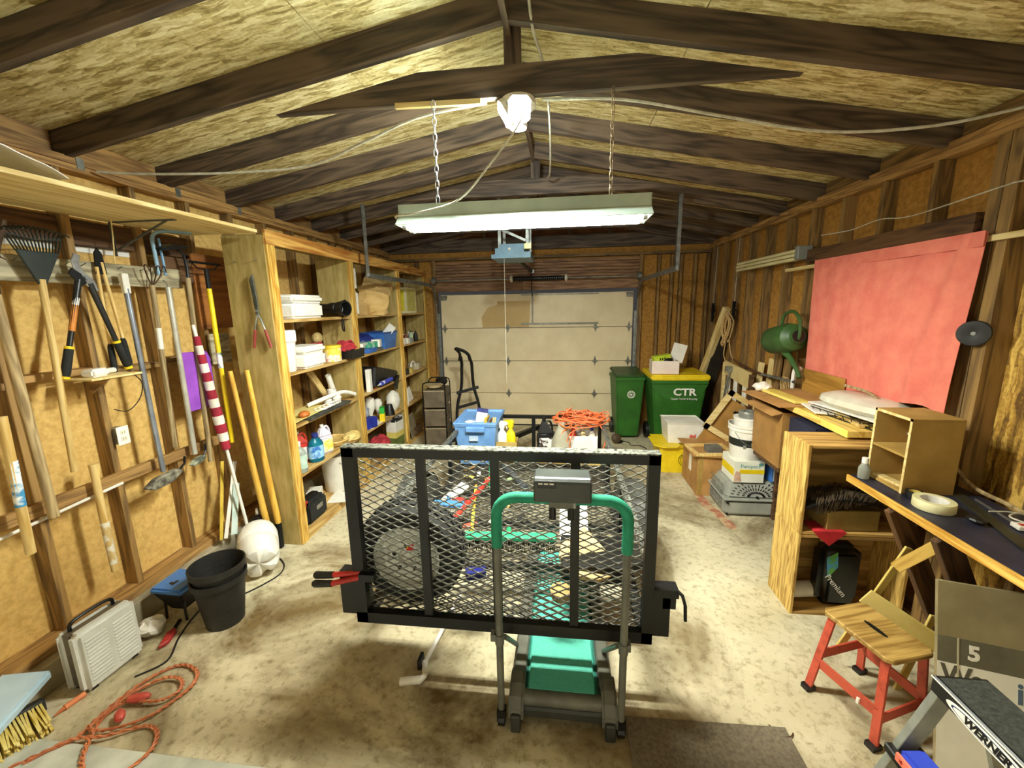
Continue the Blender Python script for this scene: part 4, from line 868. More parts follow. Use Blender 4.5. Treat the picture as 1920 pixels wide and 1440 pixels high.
m = MB().bx(-.16, .16, -.24, .24, 0, .3); me = m.mesh(); bm = bmesh.new(); bm.from_mesh(me); bmesh.ops.subdivide_edges(bm, edges=bm.edges[:], cuts=3, use_grid_fill=True)
for v in bm.verts: v.co += mnoise.noise_vector(v.co*7)*.05
bm.to_mesh(me); bm.free()
tag(link('paper_bag', me, pm('kraft_paper', 'd9b87a', 'c39e5e', 5, rough=.85), None, (-2.32, 4.92, Z1+.08), (.35, .25, .4)), 'crumpled brown paper bag on the middle bay top shelf', 'bag')
carton('tan_carton', 'small tan carton under the crumpled paper bag', 'box', (-2.3, 4.66, Z1), 0, .12, .16, .11, pm('tan2', 'c7a56a', 'ad8b52', 6))
t = thing('yellow_box', 'yellow printed box standing on the far bay top shelf', 'box', (-2.33, 5.95, Z1), -4)
MB().bx(-.13, .13, -.17, .17, 0, .36).obj('carton', pm('box_cream', 'e8e2bd', 'd0c78e', 8), t)
MB().bx(-.1, .1, -.172, -.17, .03, .33).obj('front_print', pm('print_yellow', 'e6d62a', 'd8c832', 10), t); MB().bx(.13, .132, -.14, .14, .03, .33).obj('side_print', pm('print_yellow2', 'd2c660', 'a3a060', 30), t)
MB().prism([(-.03, .08), (.03, .08), (.045, .2), (.02, .27), (-.03, .26)], 'y', -.1735, -.172).obj('printed_picture', pm('print_grey', 'c9cdb5', 'b7a91e', 9), t)
# second shelf
t = thing('white_pitcher', 'tall white plastic container with ribbed collar by the first post', 'container', (-2.24, 3.13, Z2))
MB().lathe([(.05, 0), (.06, .01), (.072, .24), (.085, .25), (.085, .33), (.08, .34)], n=20, sx=.8).obj('body', WHITE, t, smooth=True)
cooler('foam_cooler', 'white lidded cooler on the second shelf beside the yellow tin', (-2.3, 3.42, Z2), 4, .24, .34, .19, True)
t = thing('yellow_tin', 'yellow tin printed with brown and white pictures on the second shelf', 'tin', (-2.25, 3.8, Z2))
MB().lathe([(.085, 0), (.085, .13)], n=22).obj('body', pm('tin_print', 'e7c94a', 'd9a08a', 9, lo=.4, hi=.55, third='f0ead8'), t, smooth=True)
MB().lathe([(.088, .128), (.09, .13), (.09, .155), (.086, .157)], n=22).obj('lid', pm('tin_yellow', 'e6c83e', 'cfae28', 8, rough=.4), t, smooth=True)
t = thing('black_tray', 'black tray holding a red mesh bundle on the second shelf', 'tray', (-2.22, 4.05, Z2+.002), 0)
tub(MB(), .22, .26, .24, .28, .09).obj('tray', BLACK, t)
def bundle(name, label, cat, loc, r, m, seed, n=60, rad_=.008, par=None):
    random.seed(seed); pts = []
    for k in range(n):
        a = k*1.1+random.uniform(-.5, .5); q = random.uniform(.3, 1)
        pts.append((r[0]*q*cos(a), r[1]*q*sin(a), r[2]*(1-q*q*.8)*random.uniform(.4, 1)))
    o = MB().tube(smoothpts(pts, 3), rad_, 5).obj(name, m, par, smooth=True, loc=loc)
    return tag(o, label, cat) if par is None else o
REDR = pm('red_rope', 'b8323c', '8f2028', 16, rough=.9)
bundle('red_rope_bundle', 'bundle of red netting spilling over the black tray', 'rope', (-2.22, 4.02, Z2+.07), (.11, .13, .13), REDR, 4, 90, .011)
bundle('red_rope_bundle', 'dark red rope heap behind the yellow tin', 'rope', (-2.4, 3.78, Z2+.01), (.09, .14, .2), pm('red_rope2', '9c2630', '70161e', 16, rough=.9), 6, 70, .012)
tag(MB().sph((0, 0, .06), (.05, .06, .06)).obj('pale_ball', pm('pale_ball', 'b9a268', '8d7844', 12, rough=.8), loc=(-2.44, 3.88, Z2+.16)), 'pale tan ball of twine behind the red rope', 'twine')
# third shelf
tag(MB().bx(-.14, .14, -.3, .3, 0, .006).obj('manila_folder', pm('manila', 'ecd98a', 'dec874', 4, rough=.7), loc=(-2.33, 3.33, Z3+.02), rot=(.03, -.05, 0)), 'wide pale yellow folder lying on the third shelf', 'folder')
tag(MB().bx(-.1, .1, -.35, .35, 0, .02).obj('dark_tray', pm('dark_slate', '4a4a44', '2e2e2a', 12), loc=(-2.25, 3.55, Z3)), 'flat dark tray along the third shelf edge under the folder', 'tray')
tag(MB().sph((0, 0, 0), (.045, .055, .03)).obj('orange_mouse', pm('orange_brown', 'c06a2a', '9a4e1a', 9, rough=.5), loc=(-2.22, 3.22, Z3+.05)), 'rounded orange-brown gadget at the left of the third shelf', 'gadget')
t = thing('white_cable_bundle', 'coiled white cable lying on the third shelf', 'cable', (-2.23, 3.58, Z3+.025))
for k in range(4): MB().tube(arc((.01*k, .05*k-.08, .008+.006*k), .05, 0, 360, 14, 'z', .09), .006, 5).obj('loop', WHITE, t, smooth=True)
for k, (x, y, r, h) in enumerate(((-2.25, 3.8, .04, .1), (-2.33, 3.86, .045, .12), (-2.3, 3.72, .035, .08))):
    t = thing('pipe_fitting', ['white plastic pipe fitting standing nearest on the third shelf', 'tallest white plastic pipe fitting on the third shelf', 'small white pipe fitting ring on the third shelf'][k], 'fitting', (x, y, Z3+.02), group='white pipe fittings')
    MB().lathe([(r, 0), (r, h), (r*.75, h), (r*.75, .0)], n=16, cap=False).obj('sleeve', WHITE, t, smooth=True); MB().lathe([(r*1.15, h*.4), (r*1.15, h*.6)], n=16).obj('collar', FOAMW, t, smooth=True)
o = MB().lathe([(.028, 0), (.028, .26), (.022, .26), (.022, .1)], n=14, cap=False).obj('white_pipe', WHITE, smooth=True, loc=(-2.38, 4.0, Z3+.04), rot=(.4, 0, 0)); tag(o, 'short white pipe leaning on the divider of the third shelf', 'pipe')
tag(MB().tube(smoothpts([(-.12, -.25, 0), (0, -.1, .05), (.05, .1, .06), (.08, .28, 0)], 5), .02, 8).obj('white_hose', FOAMW, loc=(-2.27, 3.78, Z3+.05), smooth=True), 'curved pale hose lying over the pipe fittings', 'hose')
# fourth shelf: bottles
def bottle(name, label, loc, r, h, mb, mc, lab=None, sx=1, sy=.7, cat='bottle', rz=0):
    t = thing(name, label, cat, loc, rz)
    MB().lathe([(r*.9, 0), (r, .01), (r, h*.62), (r*.8, h*.74), (r*.35, h*.86), (r*.35, h*.9)], n=18, sx=sx, sy=sy).obj('body', mb, t, smooth=True)
    MB().lathe([(r*.42, h*.87), (r*.42, h), (r*.38, h*1.01)], n=14).obj('cap', mc, t, smooth=True)
    if lab: MB().lathe([(r*1.015, h*.14), (r*1.015, h*.58)], n=18, sx=sx, sy=sy, cap=False).obj('label_print', lab, t, smooth=True)
    return t
SOAPB = pm('soap_teal', '1f7f95', '12607a', 8, rough=.25, trans=.2); LBLB = pm('soap_label', '9fd0ee', '2f6fc0', 14, lo=.42, hi=.55)
bottle('dish_soap_bottle', 'teal dish soap bottle with blue and white label on the fourth shelf', (-2.24, 3.36, Z4), .07, .26, SOAPB, pm('navy_cap', '1c2c78', '141f58', 6), LBLB, rz=60)
bottle('clear_water_bottle', 'clear bottle with pale green label behind the first post', (-2.23, 3.09, Z4), .065, .27, pm('clear_plastic', 'd5ddd2', 'bccabd', 6, rough=.15, trans=.5), WHITE, pm('green_label', 'cfe0d4', '9fc2ac', 14), rz=30)
jug('red_detergent_jug', 'red detergent jug behind the teal soap bottle', (-2.36, 3.3, Z4), 60, RED, WHITE, .075, .3, WHITE)
jug('white_bleach_jug', 'white jug with yellow label on the fourth shelf', (-2.28, 3.56, Z4), 70, pm('jug_lilac', 'e6e0ea', 'd4cede', 6), WHITE, .075, .29, pm('label_yellow', 'ecd83a', 'f2eeda', 5, lo=.42, hi=.5))
t = thing('round_basket', 'round tan basket lid lying on the fourth shelf', 'basket', (-2.34, 3.82, Z4+.01))
MB().lathe([(.001, .02), (.12, .025), (.15, .05), (.155, .04), (.13, .0)], n=24, cap=False).obj('lid', pm('wicker', 'd9bb74', 'b8934a', 30, rough=.8), t, smooth=True)
MB().tube(arc((0, 0, .045), .152, 0, 360, 24), .008, 6).obj('rim', W_HAND, t, smooth=True)
tag(crumple(MB().sph((0, 0, .03), (.09, .12, .05), 14, 8), 3, .02).obj('yellow_cloth', pm('cream_cloth', 'ead28c', 'd6b968', 8, rough=.9), loc=(-2.24, 4.0, Z4)), 'crumpled cream cloth at the end of the fourth shelf', 'cloth')
# bottom shelf
t = thing('white_bucket', 'plain white bucket with wire handle on the bottom shelf', 'bucket', (-2.34, 3.83, Z0))
MB().lathe([(.125, 0), (.13, .01), (.15, .38), (.155, .39), (.147, .39), (.125, .02)], n=28, cap=False).lathe([(.125, 0), (.125, .004)], n=28).obj('body', WHITE, t, smooth=True)
MB().tube(smoothpts([(.1, -.12, .33), (.16, -.03, .25), (.16, .05, .24), (.1, .12, .33)], 5), .002, 5).obj('wire_handle', BLKM, t)
t = thing('black_tool_bag', 'black tool bag with tools on the bottom shelf near the post', 'bag', (-2.26, 3.2, Z0))
MB().bx(-.09, .09, -.15, .15, 0, .2).obj('bag', pm('bag_black', '24231f', '151411', 14, rough=.85), t, bevel=.03, seg=2, smooth=True)
MB().bx(-.03, .04, -.1, .1, .2, .225).obj('handle', BLACK, t, bevel=.01); MB().bx(.0905, .093, -.03, .06, .1, .14).obj('patch', pm('patch_grey', '8a8478', '6a655a', 9), t); MB().bx(.02, .06, -.13, -.1, .1, .22).obj('red_tool', RED, t)
carton('foam_block', 'white foam block at the back of the bottom shelf', 'foam block', (-2.42, 3.5, Z0), 20, .12, .3, .1, FOAMW)
tag(MB().bx(-.09, .09, -.12, .12, 0, .003).obj('paper_sheet', WHITE, loc=(-2.21, 3.62, Z0+.001), rot=(0, 0, .2)), 'white sheet of paper lying on the bottom shelf edge', 'paper')
# middle bay
BLU2 = pm('crate_blue', '3f78c4', '2f5fa6', 8, rough=.5)
t = thing('blue_basket', 'blue plastic basket on the middle bay second shelf', 'basket', (-2.33, 5.08, Z2))
tub(MB(), .26, .34, .3, .4, .2, .008).obj('body', BLU2, t); tub(MB(), .3, .4, .315, .415, .02, .012).obj('rim', pm('rim_blue', '2b56a2', '1f4488', 8), t, loc=(0, 0, .19))
tag(MB().bx(-.05, .05, -.012, .012, 0, .22).obj('cream_card', WHITE, loc=(-2.3, 5.1, Z2+.12), rot=(.2, .7, .3)), 'cream card sticking out of the blue basket', 'card')
tag(crumple(MB().sph((0, 0, .1), (.14, .2, .1), 14, 8), 8, .03).obj('dark_blue_bag', pm('bag_navy', '2a3a86', '1c2864', 9, rough=.5), loc=(-2.4, 4.75, Z2)), 'dark blue plastic bag behind the cleaning packets', 'bag')
for k, (x, y, z, c, lb, w, d, h, rz) in enumerate(((-2.27, 4.38, Z2+.02, 'e9e5d8', 'white packet beside the green packet on the middle bay', .12, .16, .1, 20), (-2.26, 4.62, Z2+.05, '3a9a72', 'green and white packet on the middle bay second shelf', .1, .2, .07, -10), (-2.24, 4.78, Z2+.045, 'f0ece2', 'white round-ended packet on the middle bay second shelf', .1, .14, .09, 15), (-2.22, 4.55, Z2, '2f66b8', 'blue flat box along the middle bay shelf edge', .08, .24, .05, 3), (-2.21, 4.72, Z2, '5a5c50', 'grey-green tool case along the middle bay shelf edge', .06, .2, .035, -4))):
    carton('packet', lb, 'packet', (x, y, z), rz, w, d, h, pm(f'packet_{k}', c, 'e6e2d8' if k == 1 else None, 16, lo=.42, hi=.55))
for k, (x, y, w, h, lb) in enumerate(((-2.26, 4.3, .05, .2, 'white upright carton on the middle bay third shelf'), (-2.2, 4.42, .05, .26, 'tall white tube carton at the middle bay shelf edge'), (-2.33, 4.42, .06, .3, 'white carton at the back left of the middle bay third shelf'))):
    carton('white_carton', lb, 'box', (x, y, Z3), 5*k, w, w*1.4, h, WHITE)
t = thing('black_folded_bag', 'black folded bag with strap hanging over the middle bay shelf', 'bag', (-2.3, 4.95, Z3+.01), 0)
MB().prism([(-.4, .0), (.3, .0), (.34, .1), (.1, .16), (-.35, .26)], 'x', -.1, .1).obj('bag', BLACK, t, bevel=.02); MB().prism([(.12, 0), (.3, .05), (.26, -.02), (.2, -.13), (.15, -.06)], 'x', .1, .13).obj('strap', BLACK, t)
t = thing('blue_caulk_tube', 'blue and white caulk tube lying at the middle bay shelf edge', 'tube', (-2.16, 4.55, Z3+.05), 0)
MB().cyl((0, .08, 0), (.01, .38, .01), .026, n=14).obj('tube', pm('caulk_print', '3b46b8', 'e9e7f0', 9, lo=.4, hi=.5), t, smooth=True); MB().cyl((0, .08, 0), (0, .0, -.006), .012, .004, 8).obj('nozzle', WHITE, t)
tag(MB().bx(-.02, .02, -.06, .06, 0, .01).obj('orange_tool', pm('orange_brown', 'c06a2a'), loc=(-2.22, 4.6, Z3), rot=(0, 0, .3), bevel=.003), 'small orange-brown tool lying at the middle bay third shelf', 'tool')
t = thing('light_bulb', 'white floodlight bulb standing on the middle bay fourth shelf', 'bulb', (-2.36, 4.72, Z4))
MB().lathe([(.02, 0), (.022, .08), (.05, .14), (.065, .22), (.05, .28), (.001, .3)], n=18).obj('glass', FOAMW, t, smooth=True)
t = thing('light_bulb', 'second pale bulb beside the black cone on the middle bay', 'bulb', (-2.36, 4.93, Z4))
MB().lathe([(.02, 0), (.022, .06), (.045, .11), (.055, .17), (.04, .22), (.001, .235)], n=18).obj('glass', FOAMW, t, smooth=True)
tag(MB().lathe([(.07, 0), (.065, .03), (.04, .13), (.035, .14)], n=16).obj('black_cone', BLACK, loc=(-2.24, 5.0, Z4), smooth=True), 'black plastic cone on the middle bay fourth shelf', 'cone')
tag(crumple(MB().sph((0, 0, .14), (.09, .13, .14), 16, 10), 5, .02).obj('white_plastic_bag', FOAMW, loc=(-2.27, 5.2, Z4), smooth=True), 'bulging white plastic bag at the right of the middle bay', 'bag')
t = thing('bulb_packet', 'green over yellow packet on the middle bay fourth shelf', 'packet', (-2.21, 4.72, Z4), 20)
MB().bx(-.03, .03, -.065, .065, 0, .1).obj('lower_box', YEL, t); MB().bx(-.028, .028, -.06, .06, .1, .17).obj('upper_box', pm('packet_green', '2fae3a', '219029', 8), t)
carton('blue_carton', 'dark blue carton at the left of the middle bay fourth shelf', 'box', (-2.23, 4.4, Z4), -15, .09, .18, .12, pm('carton_blue', '2335a8', '1a2884', 9))
tag(crumple(MB().sph((0, 0, .07), (.07, .1, .08), 14, 8), 2, .03).obj('grey_plastic_bag', pm('grey_film', 'a9aeb6', '777f90', 9, rough=.3), loc=(-2.33, 4.45, Z4+.1)), 'crumpled grey plastic bag above the dark blue carton', 'bag')
tag(MB().bx(-.08, .08, -.2, .2, 0, .004).obj('paper_sheet', WHITE, loc=(-2.26, 4.55, Z4+.001)), 'white paper lying under the middle bay packets', 'paper')
t = thing('light_bulb_box', 'black, white and yellow box on the middle bay bottom shelf', 'box', (-2.26, 5.18, Z0), -5)
for z0, z1, c in ((0, .14, pm('olive', '6b7a3a', '55622c', 8)), (.14, .22, pm('cream_y', 'e6d578', 'd6c35e', 8)), (.22, .36, WHITE), (.36, .42, pm('black_white', '151515', 'e8e8e4', 9, lo=.48, hi=.52))): MB().bx(-.07, .07, -.11, .11, z0, z1).obj('print_band', c, t)
tag(crumple(MB().sph((0, 0, .1), (.13, .2, .11), 14, 8), 7, .03).obj('red_cloth', pm('red_towel', 'c43a42', '9a2830', 9, rough=.9), loc=(-2.3, 4.75, Z0+.06)), 'crumpled red cloth on the middle bay bottom shelf', 'cloth')
# far bay
random.seed(9)
names = [('yellow', 'e2cf3a'), ('white', 'efeadc'), ('brown', '7a4a2a'), ('red', 'b8342c'), ('pale green', 'b6d0aa'), ('lilac', 'd8cfe0'), ('black', '23211e'), ('cream', 'e8dcb0')]
for k in range(8):
    c = names[k]; y = 5.55+.1*k; r = random.uniform(.026, .036); h = random.uniform(.12, .2)
    bottle('small_paint_bottle', f'small {c[0]} bottle in the row on the far bay second shelf', (-2.24-.07*(k % 2), y, Z2), r, h, pm('pb_'+c[0], c[1], None, 8), WHITE if k % 2 else BLACK, sy=1)
for k in range(3): carton('small_carton', ['white small carton at the far bay shelf edge, left of three', 'cream small carton at the far bay shelf edge, middle of three', 'grey small carton at the far bay shelf edge, right of three'][k], 'box', (-2.2, 5.55+.13*k, Z2), 4*k, .05, .09, .09-.01*k, [WHITE, FOAMW, GREY][k])
carton('yellow_tool_box', 'small yellow box among junk on the far bay third shelf', 'box', (-2.24, 5.8, Z3), 8, .1, .12, .07, pm('dull_yellow', 'd0b860', 'b0964a', 8))
tag(MB().tube(arc((0, 0, 0), .09, 0, 180, 12, 'x'), .012, 8).obj('white_hose_hook', FOAMW, loc=(-2.26, 6.0, Z3+.05), smooth=True), 'white curved hose piece on the far bay third shelf', 'hose')
carton('dark_radio', 'dark small case on the far bay third shelf', 'case', (-2.24, 5.63, Z3), -6, .08, .1, .08, BLACK)
carton('pale_case', 'pale flat case at the right of the far bay third shelf', 'case', (-2.3, 6.2, Z3), 6, .16, .2, .1, pm('pale_case', 'c9c0a4', 'a89e80', 8))
t = thing('spray_can', 'white spray can at the left of the far bay fourth shelf', 'can', (-2.22, 5.55, Z4))
MB().lathe([(.035, 0), (.036, .01), (.036, .19), (.028, .205)], n=16).obj('can', pm('can_print', 'efeae4', 'b0402f', 9, lo=.4, hi=.45), t, smooth=True); MB().cyl((0, 0, .205), (0, 0, .24), .026, n=14).obj('cap', WHITE, t, smooth=True)
tag(MB().bx(-.003, .003, -.12, .12, 0, .2).obj('white_card', WHITE, loc=(-2.25, 5.8, Z4), rot=(.1, -.25, 0)), 'white card standing on the far bay fourth shelf', 'card')
tag(MB().bx(-.01, .01, -.16, .16, 0, .32).obj('patterned_board', pm('grey_tan_board', '8e8266', '6a5f48', 9, (1, 1, 6)), loc=(-2.15, 5.62, .1), rot=(.05, -.2, .1), bevel=.01), 'grey-tan board leaning at the far bay bottom', 'board')
tag(crumple(MB().bx(-.08, .08, -.14, .14, 0, .1), 4, .02).obj('wood_scrap', W_DARK, loc=(-2.2, 5.75, .1), bevel=.005), 'dark wood scrap on the far bay bottom shelf', 'scrap')
# ---------------------------------------------------------------- floor, left side
HTR = pm('heater_white', 'd8d9d2', 'c6c7bf', 6, rough=.45)
t = thing('space_heater', 'white louvred utility heater with carry handle on the floor by the left wall', 'heater', (-2.49, 1.665, 0), -3)
MB().bx(0, .07, -.145, .145, .008, .35).obj('front_shell', HTR, t, bevel=.022, seg=3, smooth=True)
MB().bx(-.075, -.035, -.145, .145, .008, .34).obj('back_shell', HTR, t, bevel=.016, seg=3, smooth=True)
MB().bx(-.04, .005, -.13, .13, .03, .335).obj('centre_band', pm('heater_brown', '6f6552', '50483a', 8, rough=.5), t)
for c in (-.064, .064):
    for k in range(12): MB().box((.0705, c, .065+.0205*k), (.008, .1, .009), M.Rotation(.5, 3, 'Y')).obj('louvre', HTR, t, bevel=.002)
MB().tube(smoothpts([(-.03, -.1, .335), (-.03, -.09, .375), (-.03, 0, .385), (-.03, .09, .375), (-.03, .1, .335)], 4), .009, 8).obj('handle', BLKM, t, smooth=True)
for y in (-.1, .1): MB().bx(-.06, .05, y-.015, y+.015, 0, .012).obj('foot', BLACK, t)
# blue lidded box
t = thing('blue_lidded_pump', 'blue-topped black box with handle slot leaning by the left wall', 'pump', (-2.46, 2.12, 0), 0)
MB().bx(-.12, .1, -.11, .11, .2, .24).obj('lid', pm('lid_blue', '4a7fc4', '3b6cae', 6, rough=.5), t, bevel=.012, seg=2)
MB().add([(-.11, -.1, .2), (.09, -.1, .2), (.09, .1, .2), (-.11, .1, .2), (-.05, -.05, .06), (.05, -.05, .06), (.05, .05, .06), (-.05, .05, .06)], [(0, 1, 2, 3), (0, 4, 5, 1), (1, 5, 6, 2), (2, 6, 7, 3), (3, 7, 4, 0), (7, 6, 5, 4)]).obj('hopper', BLACK, t, bevel=.006)
MB().prism([(-.035, -.05), (-.0, -.06), (.005, -.02), (-.01, -.01), (-.02, -.035), (-.04, -.03)], 'z', .24, .242).obj('handle_slot', BLACK, t)
for x in (-.07, .06):
    for y in (-.06, .06): MB().cyl((x, y, .2), (x*1.1, y*1.1, 0), .008, n=6).obj('leg', BLACK, t)
# stacked black nursery buckets
POT = pm('pot_black', '201f1d', '12110f', 10, rough=.55)
for k, (z, lb) in enumerate(((0, 'lower black nursery bucket of the nested stack on the floor'), (.075, 'upper black nursery bucket nested in the stack on the floor'))):
    t = thing('nursery_bucket', lb, 'bucket', (-2.14, 2.08, z), group='nested black buckets')
    MB().lathe([(.105, 0), (.14, .29), (.152, .29), (.154, .33), (.146, .33), (.135, .28), (.1, .012), (.001, .012)], n=32, cap=False).lathe([(.105, 0), (.105, .004)], n=32).obj('shell', POT, t, smooth=True)
    for zz_ in (.1, .2, .25): MB().tube(arc((0, 0, zz_), .103+.118*zz_, 0, 360, 28), .003, 5).obj('ridge', POT, t, smooth=True)
# white sprayer tank lying on its side
t = thing('sprayer_tank', 'white plastic sprayer tank lying tilted on the floor', 'tank', (-2.17, 2.44, .09))
JUG = pm('jug_white', 'efece2', 'dcd8ca', 6, rough=.4)
ax_ = M.Rotation(rad(38), 4, 'Z') @ M.Rotation(rad(-76), 4, 'X')
prof = [(.001, .012), (.06, .0), (.1, .01), (.115, .04), (.117, .17), (.112, .18), (.117, .19), (.115, .26), (.1, .31), (.06, .35), (.035, .36), (.035, .39)]
m = MB().lathe(prof, n=32, cap=False)
for p in m.v:
    if p.z < .06:
        a = math.atan2(p.y, p.x); p.z += .035*max(0, cos(5*a))*min(1, (p.x**2+p.y**2)**.5/.1)
m.tf(M.Translation((0, 0, .05)) @ ax_ @ M.Scale(1.18, 4)).obj('tank', JUG, t, smooth=True)
MB().lathe([(.04, .385), (.04, .44), (.02, .47)], n=16).tf(M.Translation((0, 0, .05)) @ ax_ @ M.Scale(1.18, 4)).obj('pump_cap', BLACK, t, smooth=True)
MB().cyl((0, 0, .44), (0, 0, .56), .009, n=8).tf(M.Translation((0, 0, .05)) @ ax_ @ M.Scale(1.18, 4)).obj('pump_rod', WHITE, t)
t = thing('black_wire_hoop', 'thin black hoop with dark bracket standing behind the sprayer tank', 'hoop', (-2.45, 2.8, 0))
MB().tube(arc((0, 0, .17), .12, 0, 360, 28, 'y'), .005, 6).obj('hoop', BLACK, t, smooth=True); MB().prism([(.02, .28), (.05, .29), (.1, .2), (.12, .0), (.09, .0), (.06, .17)], 'y', -.01, .01).obj('bracket', BLACK, t)
MB().sph((-.02, 0, .12), (.04, .02, .05)).obj('motor_lump', BLACK, t)
tag(crumple(MB().sph((0, 0, .055), (.065, .075, .05), 16, 12), 12, .025).obj('crumpled_paper', WHITE, loc=(-2.5, 1.93, 0)), 'crumpled white paper on the floor beside the heater', 'paper')
t = thing('red_hand_tool', 'red handled tool lying on the floor near the black buckets', 'tool', (-2.36, 1.9, 0), 25)
MB().prism([(-.02, -.09), (.02, -.05), (.025, .04), (.0, .07), (-.025, .03)], 'z', .004, .03).obj('handle', pm('tool_red', 'b3302a', '8c211d', 10), t, bevel=.006); MB().bx(-.008, .008, .06, .15, .008, .02).obj('blade', BLKM, t)
cable('black_power_cord', 'black power cord running along the floor from heater past the buckets', [(-2.3, 1.64, .006), (-2.22, 1.75, .006), (-2.3, 1.9, .006), (-2.36, 2.05, .006), (-2.38, 2.2, .006), (-2.3, 2.26, .006), (-2.2, 2.31, .006), (-2.1, 2.5, .006), (-2.12, 2.62, .006), (-2.2, 2.7, .006), (-2.28, 2.74, .006)], .005, BLACK, 'cord')
# orange twisted cord
OC = pm('salmon_cord', 'c97a4e', 'a55a33', 14, rough=.6)
t = thing('twisted_extension_cord', 'dull orange twisted extension cord with plugs coiled on the left floor', 'cord', (0, 0, 0))
path = smoothpts([(-2.45, 1.1, .008), (-2.34, 1.22, .008), (-2.24, 1.31, .012), (-2.24, 1.42, .01), (-2.23, 1.55, .01), (-2.18, 1.67, .01), (-2.1, 1.73, .01), (-1.98, 1.7, .01), (-1.93, 1.62, .01), (-1.95, 1.52, .012), (-2.0, 1.43, .014), (-2.12, 1.36, .016), (-2.22, 1.36, .018), (-2.2, 1.46, .02), (-2.17, 1.5, .02)], 12)
path2 = smoothpts([(-2.34, 1.2, .01), (-2.24, 1.3, .02), (-2.1, 1.33, .022), (-1.97, 1.4, .01), (-1.88, 1.38, .01), (-1.83, 1.3, .01), (-1.87, 1.2, .01), (-1.98, 1.18, .01), (-2.08, 1.22, .01), (-2.14, 1.29, .02), (-2.2, 1.4, .024), (-2.2, 1.52, .022), (-2.12, 1.63, .02), (-2.02, 1.64, .02), (-1.96, 1.58, .02), (-2.0, 1.52, .02), (-2.1, 1.5, .02)], 12)
for P in (path, path2):
    for ph in (0, pi):
        q = [p+V((.005*cos(i*.9+ph), .005*cos(i*.9+ph), .005*sin(i*.9+ph)+.004)) for i, p in enumerate(P)]
        MB().tube(q, .005, 5).obj('strand', OC, t, smooth=True)
PLG = pm('plug_red', 'd0584a', 'b04236', 9, rough=.5)
for p, q in (((-2.17, 1.5, .03), (-2.08, 1.53, .03)), ((-2.15, 1.44, .03), (-2.1, 1.4, .03))):
    MB().tube([p, V(p).lerp(V(q), .3), V(p).lerp(V(q), .8), q], [.014, .022, .02, .01], 8).obj('plug', PLG, t, smooth=True)
t = thing('orange_lighter', 'small orange tapered tube lying on the floor by the broom', 'tube', (-2.47, 1.42, .014), -12)
MB().cyl((0, .02, 0), (0, .1, .0), .014, n=10).obj('body', pm('orange_tube', 'e08a5a', 'c96f40', 8), t, smooth=True); MB().cyl((0, .02, 0), (0, -.02, -.006), .01, .003, 8).obj('tip', pm('orange_tube', 'e08a5a'), t)
# broom and pale blue panel in the near left corner
t = thing('push_broom', 'push broom with yellow bristles lying in the near left corner', 'broom', (-2.55, 1.38, .0), 66)
MB().bx(-.42, .04, -.02, .03, .02, .09).obj('block', pm('broom_block', '3c3a34', '26241f', 8), t, bevel=.01)
m = MB(); random.seed(8)
for i in range(36):
    for j in range(5):
        x = -.415+.0125*i; z = .03+.012*j
        m.cyl((x, -.015, z), (x+random.uniform(-.012, .012), -.16+random.uniform(-.012, .012), max(.006, z-.03+random.uniform(-.015, .015))), .006, .0045, 4, False)
o = m.obj('bristles', pm('straw_yellow', 'efdc8c', 'd8bb58', 12, rough=.7), t); o['kind'] = 'stuff'
tag(MB().bx(-.09, .11, -.2, .16, 0, .05).obj('blue_plastic_tray', pm('pale_blue', 'bcd3e0', 'a6c0d0', 5, rough=.5), loc=(-2.58, 1.28, .16), rot=(.1, .12, .35), bevel=.012, seg=2), 'pale blue plastic tray propped in the near left corner', 'tray')
# pvc pipe with tee
t = thing('pvc_wand', 'white plastic pipe with elbow and black valve lying on the floor', 'pipe', (-.74, 1.8, .017))
MB().cyl((-.005, .08, 0), (.06, .62, .0), .013, n=10).obj('pipe', WHITE, t, smooth=True)
MB().sph((-.005, .07, 0), .02).cyl((-.005, .07, 0), (.02, .0, 0), .015, n=10).obj('tee', WHITE, t, smooth=True)
MB().cyl((.02, .0, 0), (.0, -.04, 0), .016, n=10).cyl((.005, -.03, .0), (-.1, -.05, 0), .02, n=12).obj('elbow', WHITE, t, smooth=True)
MB().bx(-.035, -.015, .03, .1, -.01, .05).obj('valve_lever', BLACK, t, bevel=.004)
# ---------------------------------------------------------------- right wall
t = thing('red_curtain_cloth', 'faded red cloth hung over the right wall window', 'cloth', (2.1, 3.2, 1.3))
def cl(u, v):
    y = .59-1.4*u+(.05*(1-v)*(1-u) if 0 else 0); z = .97*v+(1-v)*(.04*sin(u*9)-.07*(1-u)**3)
    f = .02*sin(u*34)*(.25+.5*(1-v))*(abs(u-.5)*2)**2+.022*math.exp(-((u-.93+.12*(1-v))/.03)**2)+.012*math.exp(-((u-.8+.2*(1-v))/.06)**2)-.02*math.exp(-((u-.04)/.05)**2)*(1-v)
    return V((-.02-f-.02*sin(pi*v)*.6+.01*sin(u*5+v*4), y-(.06*(1-v)*(1 if u > .5 else 0)*(u-.5)*-2*.6), z))
MB().grid(cl, 60, 30).obj('cloth', pm('red_cotton', 'e4836e', 'd87060', 9, rough=.9, bump=.1), t, smooth=True, solid=.003)
MB().grid(lambda u, v: V((-.03, .59-1.4*u, .9+.075*v)), 30, 2).obj('rod_pocket', pm('red_cotton', 'd8584c'), t, smooth=True, solid=.004)
tag(beam('curtain_stick', (2.115, 1.7, 2.24), (2.115, 4.32, 2.235), .02, .03, W_PALE), 'pale wooden stick carrying the red cloth along the right wall', 'stick')
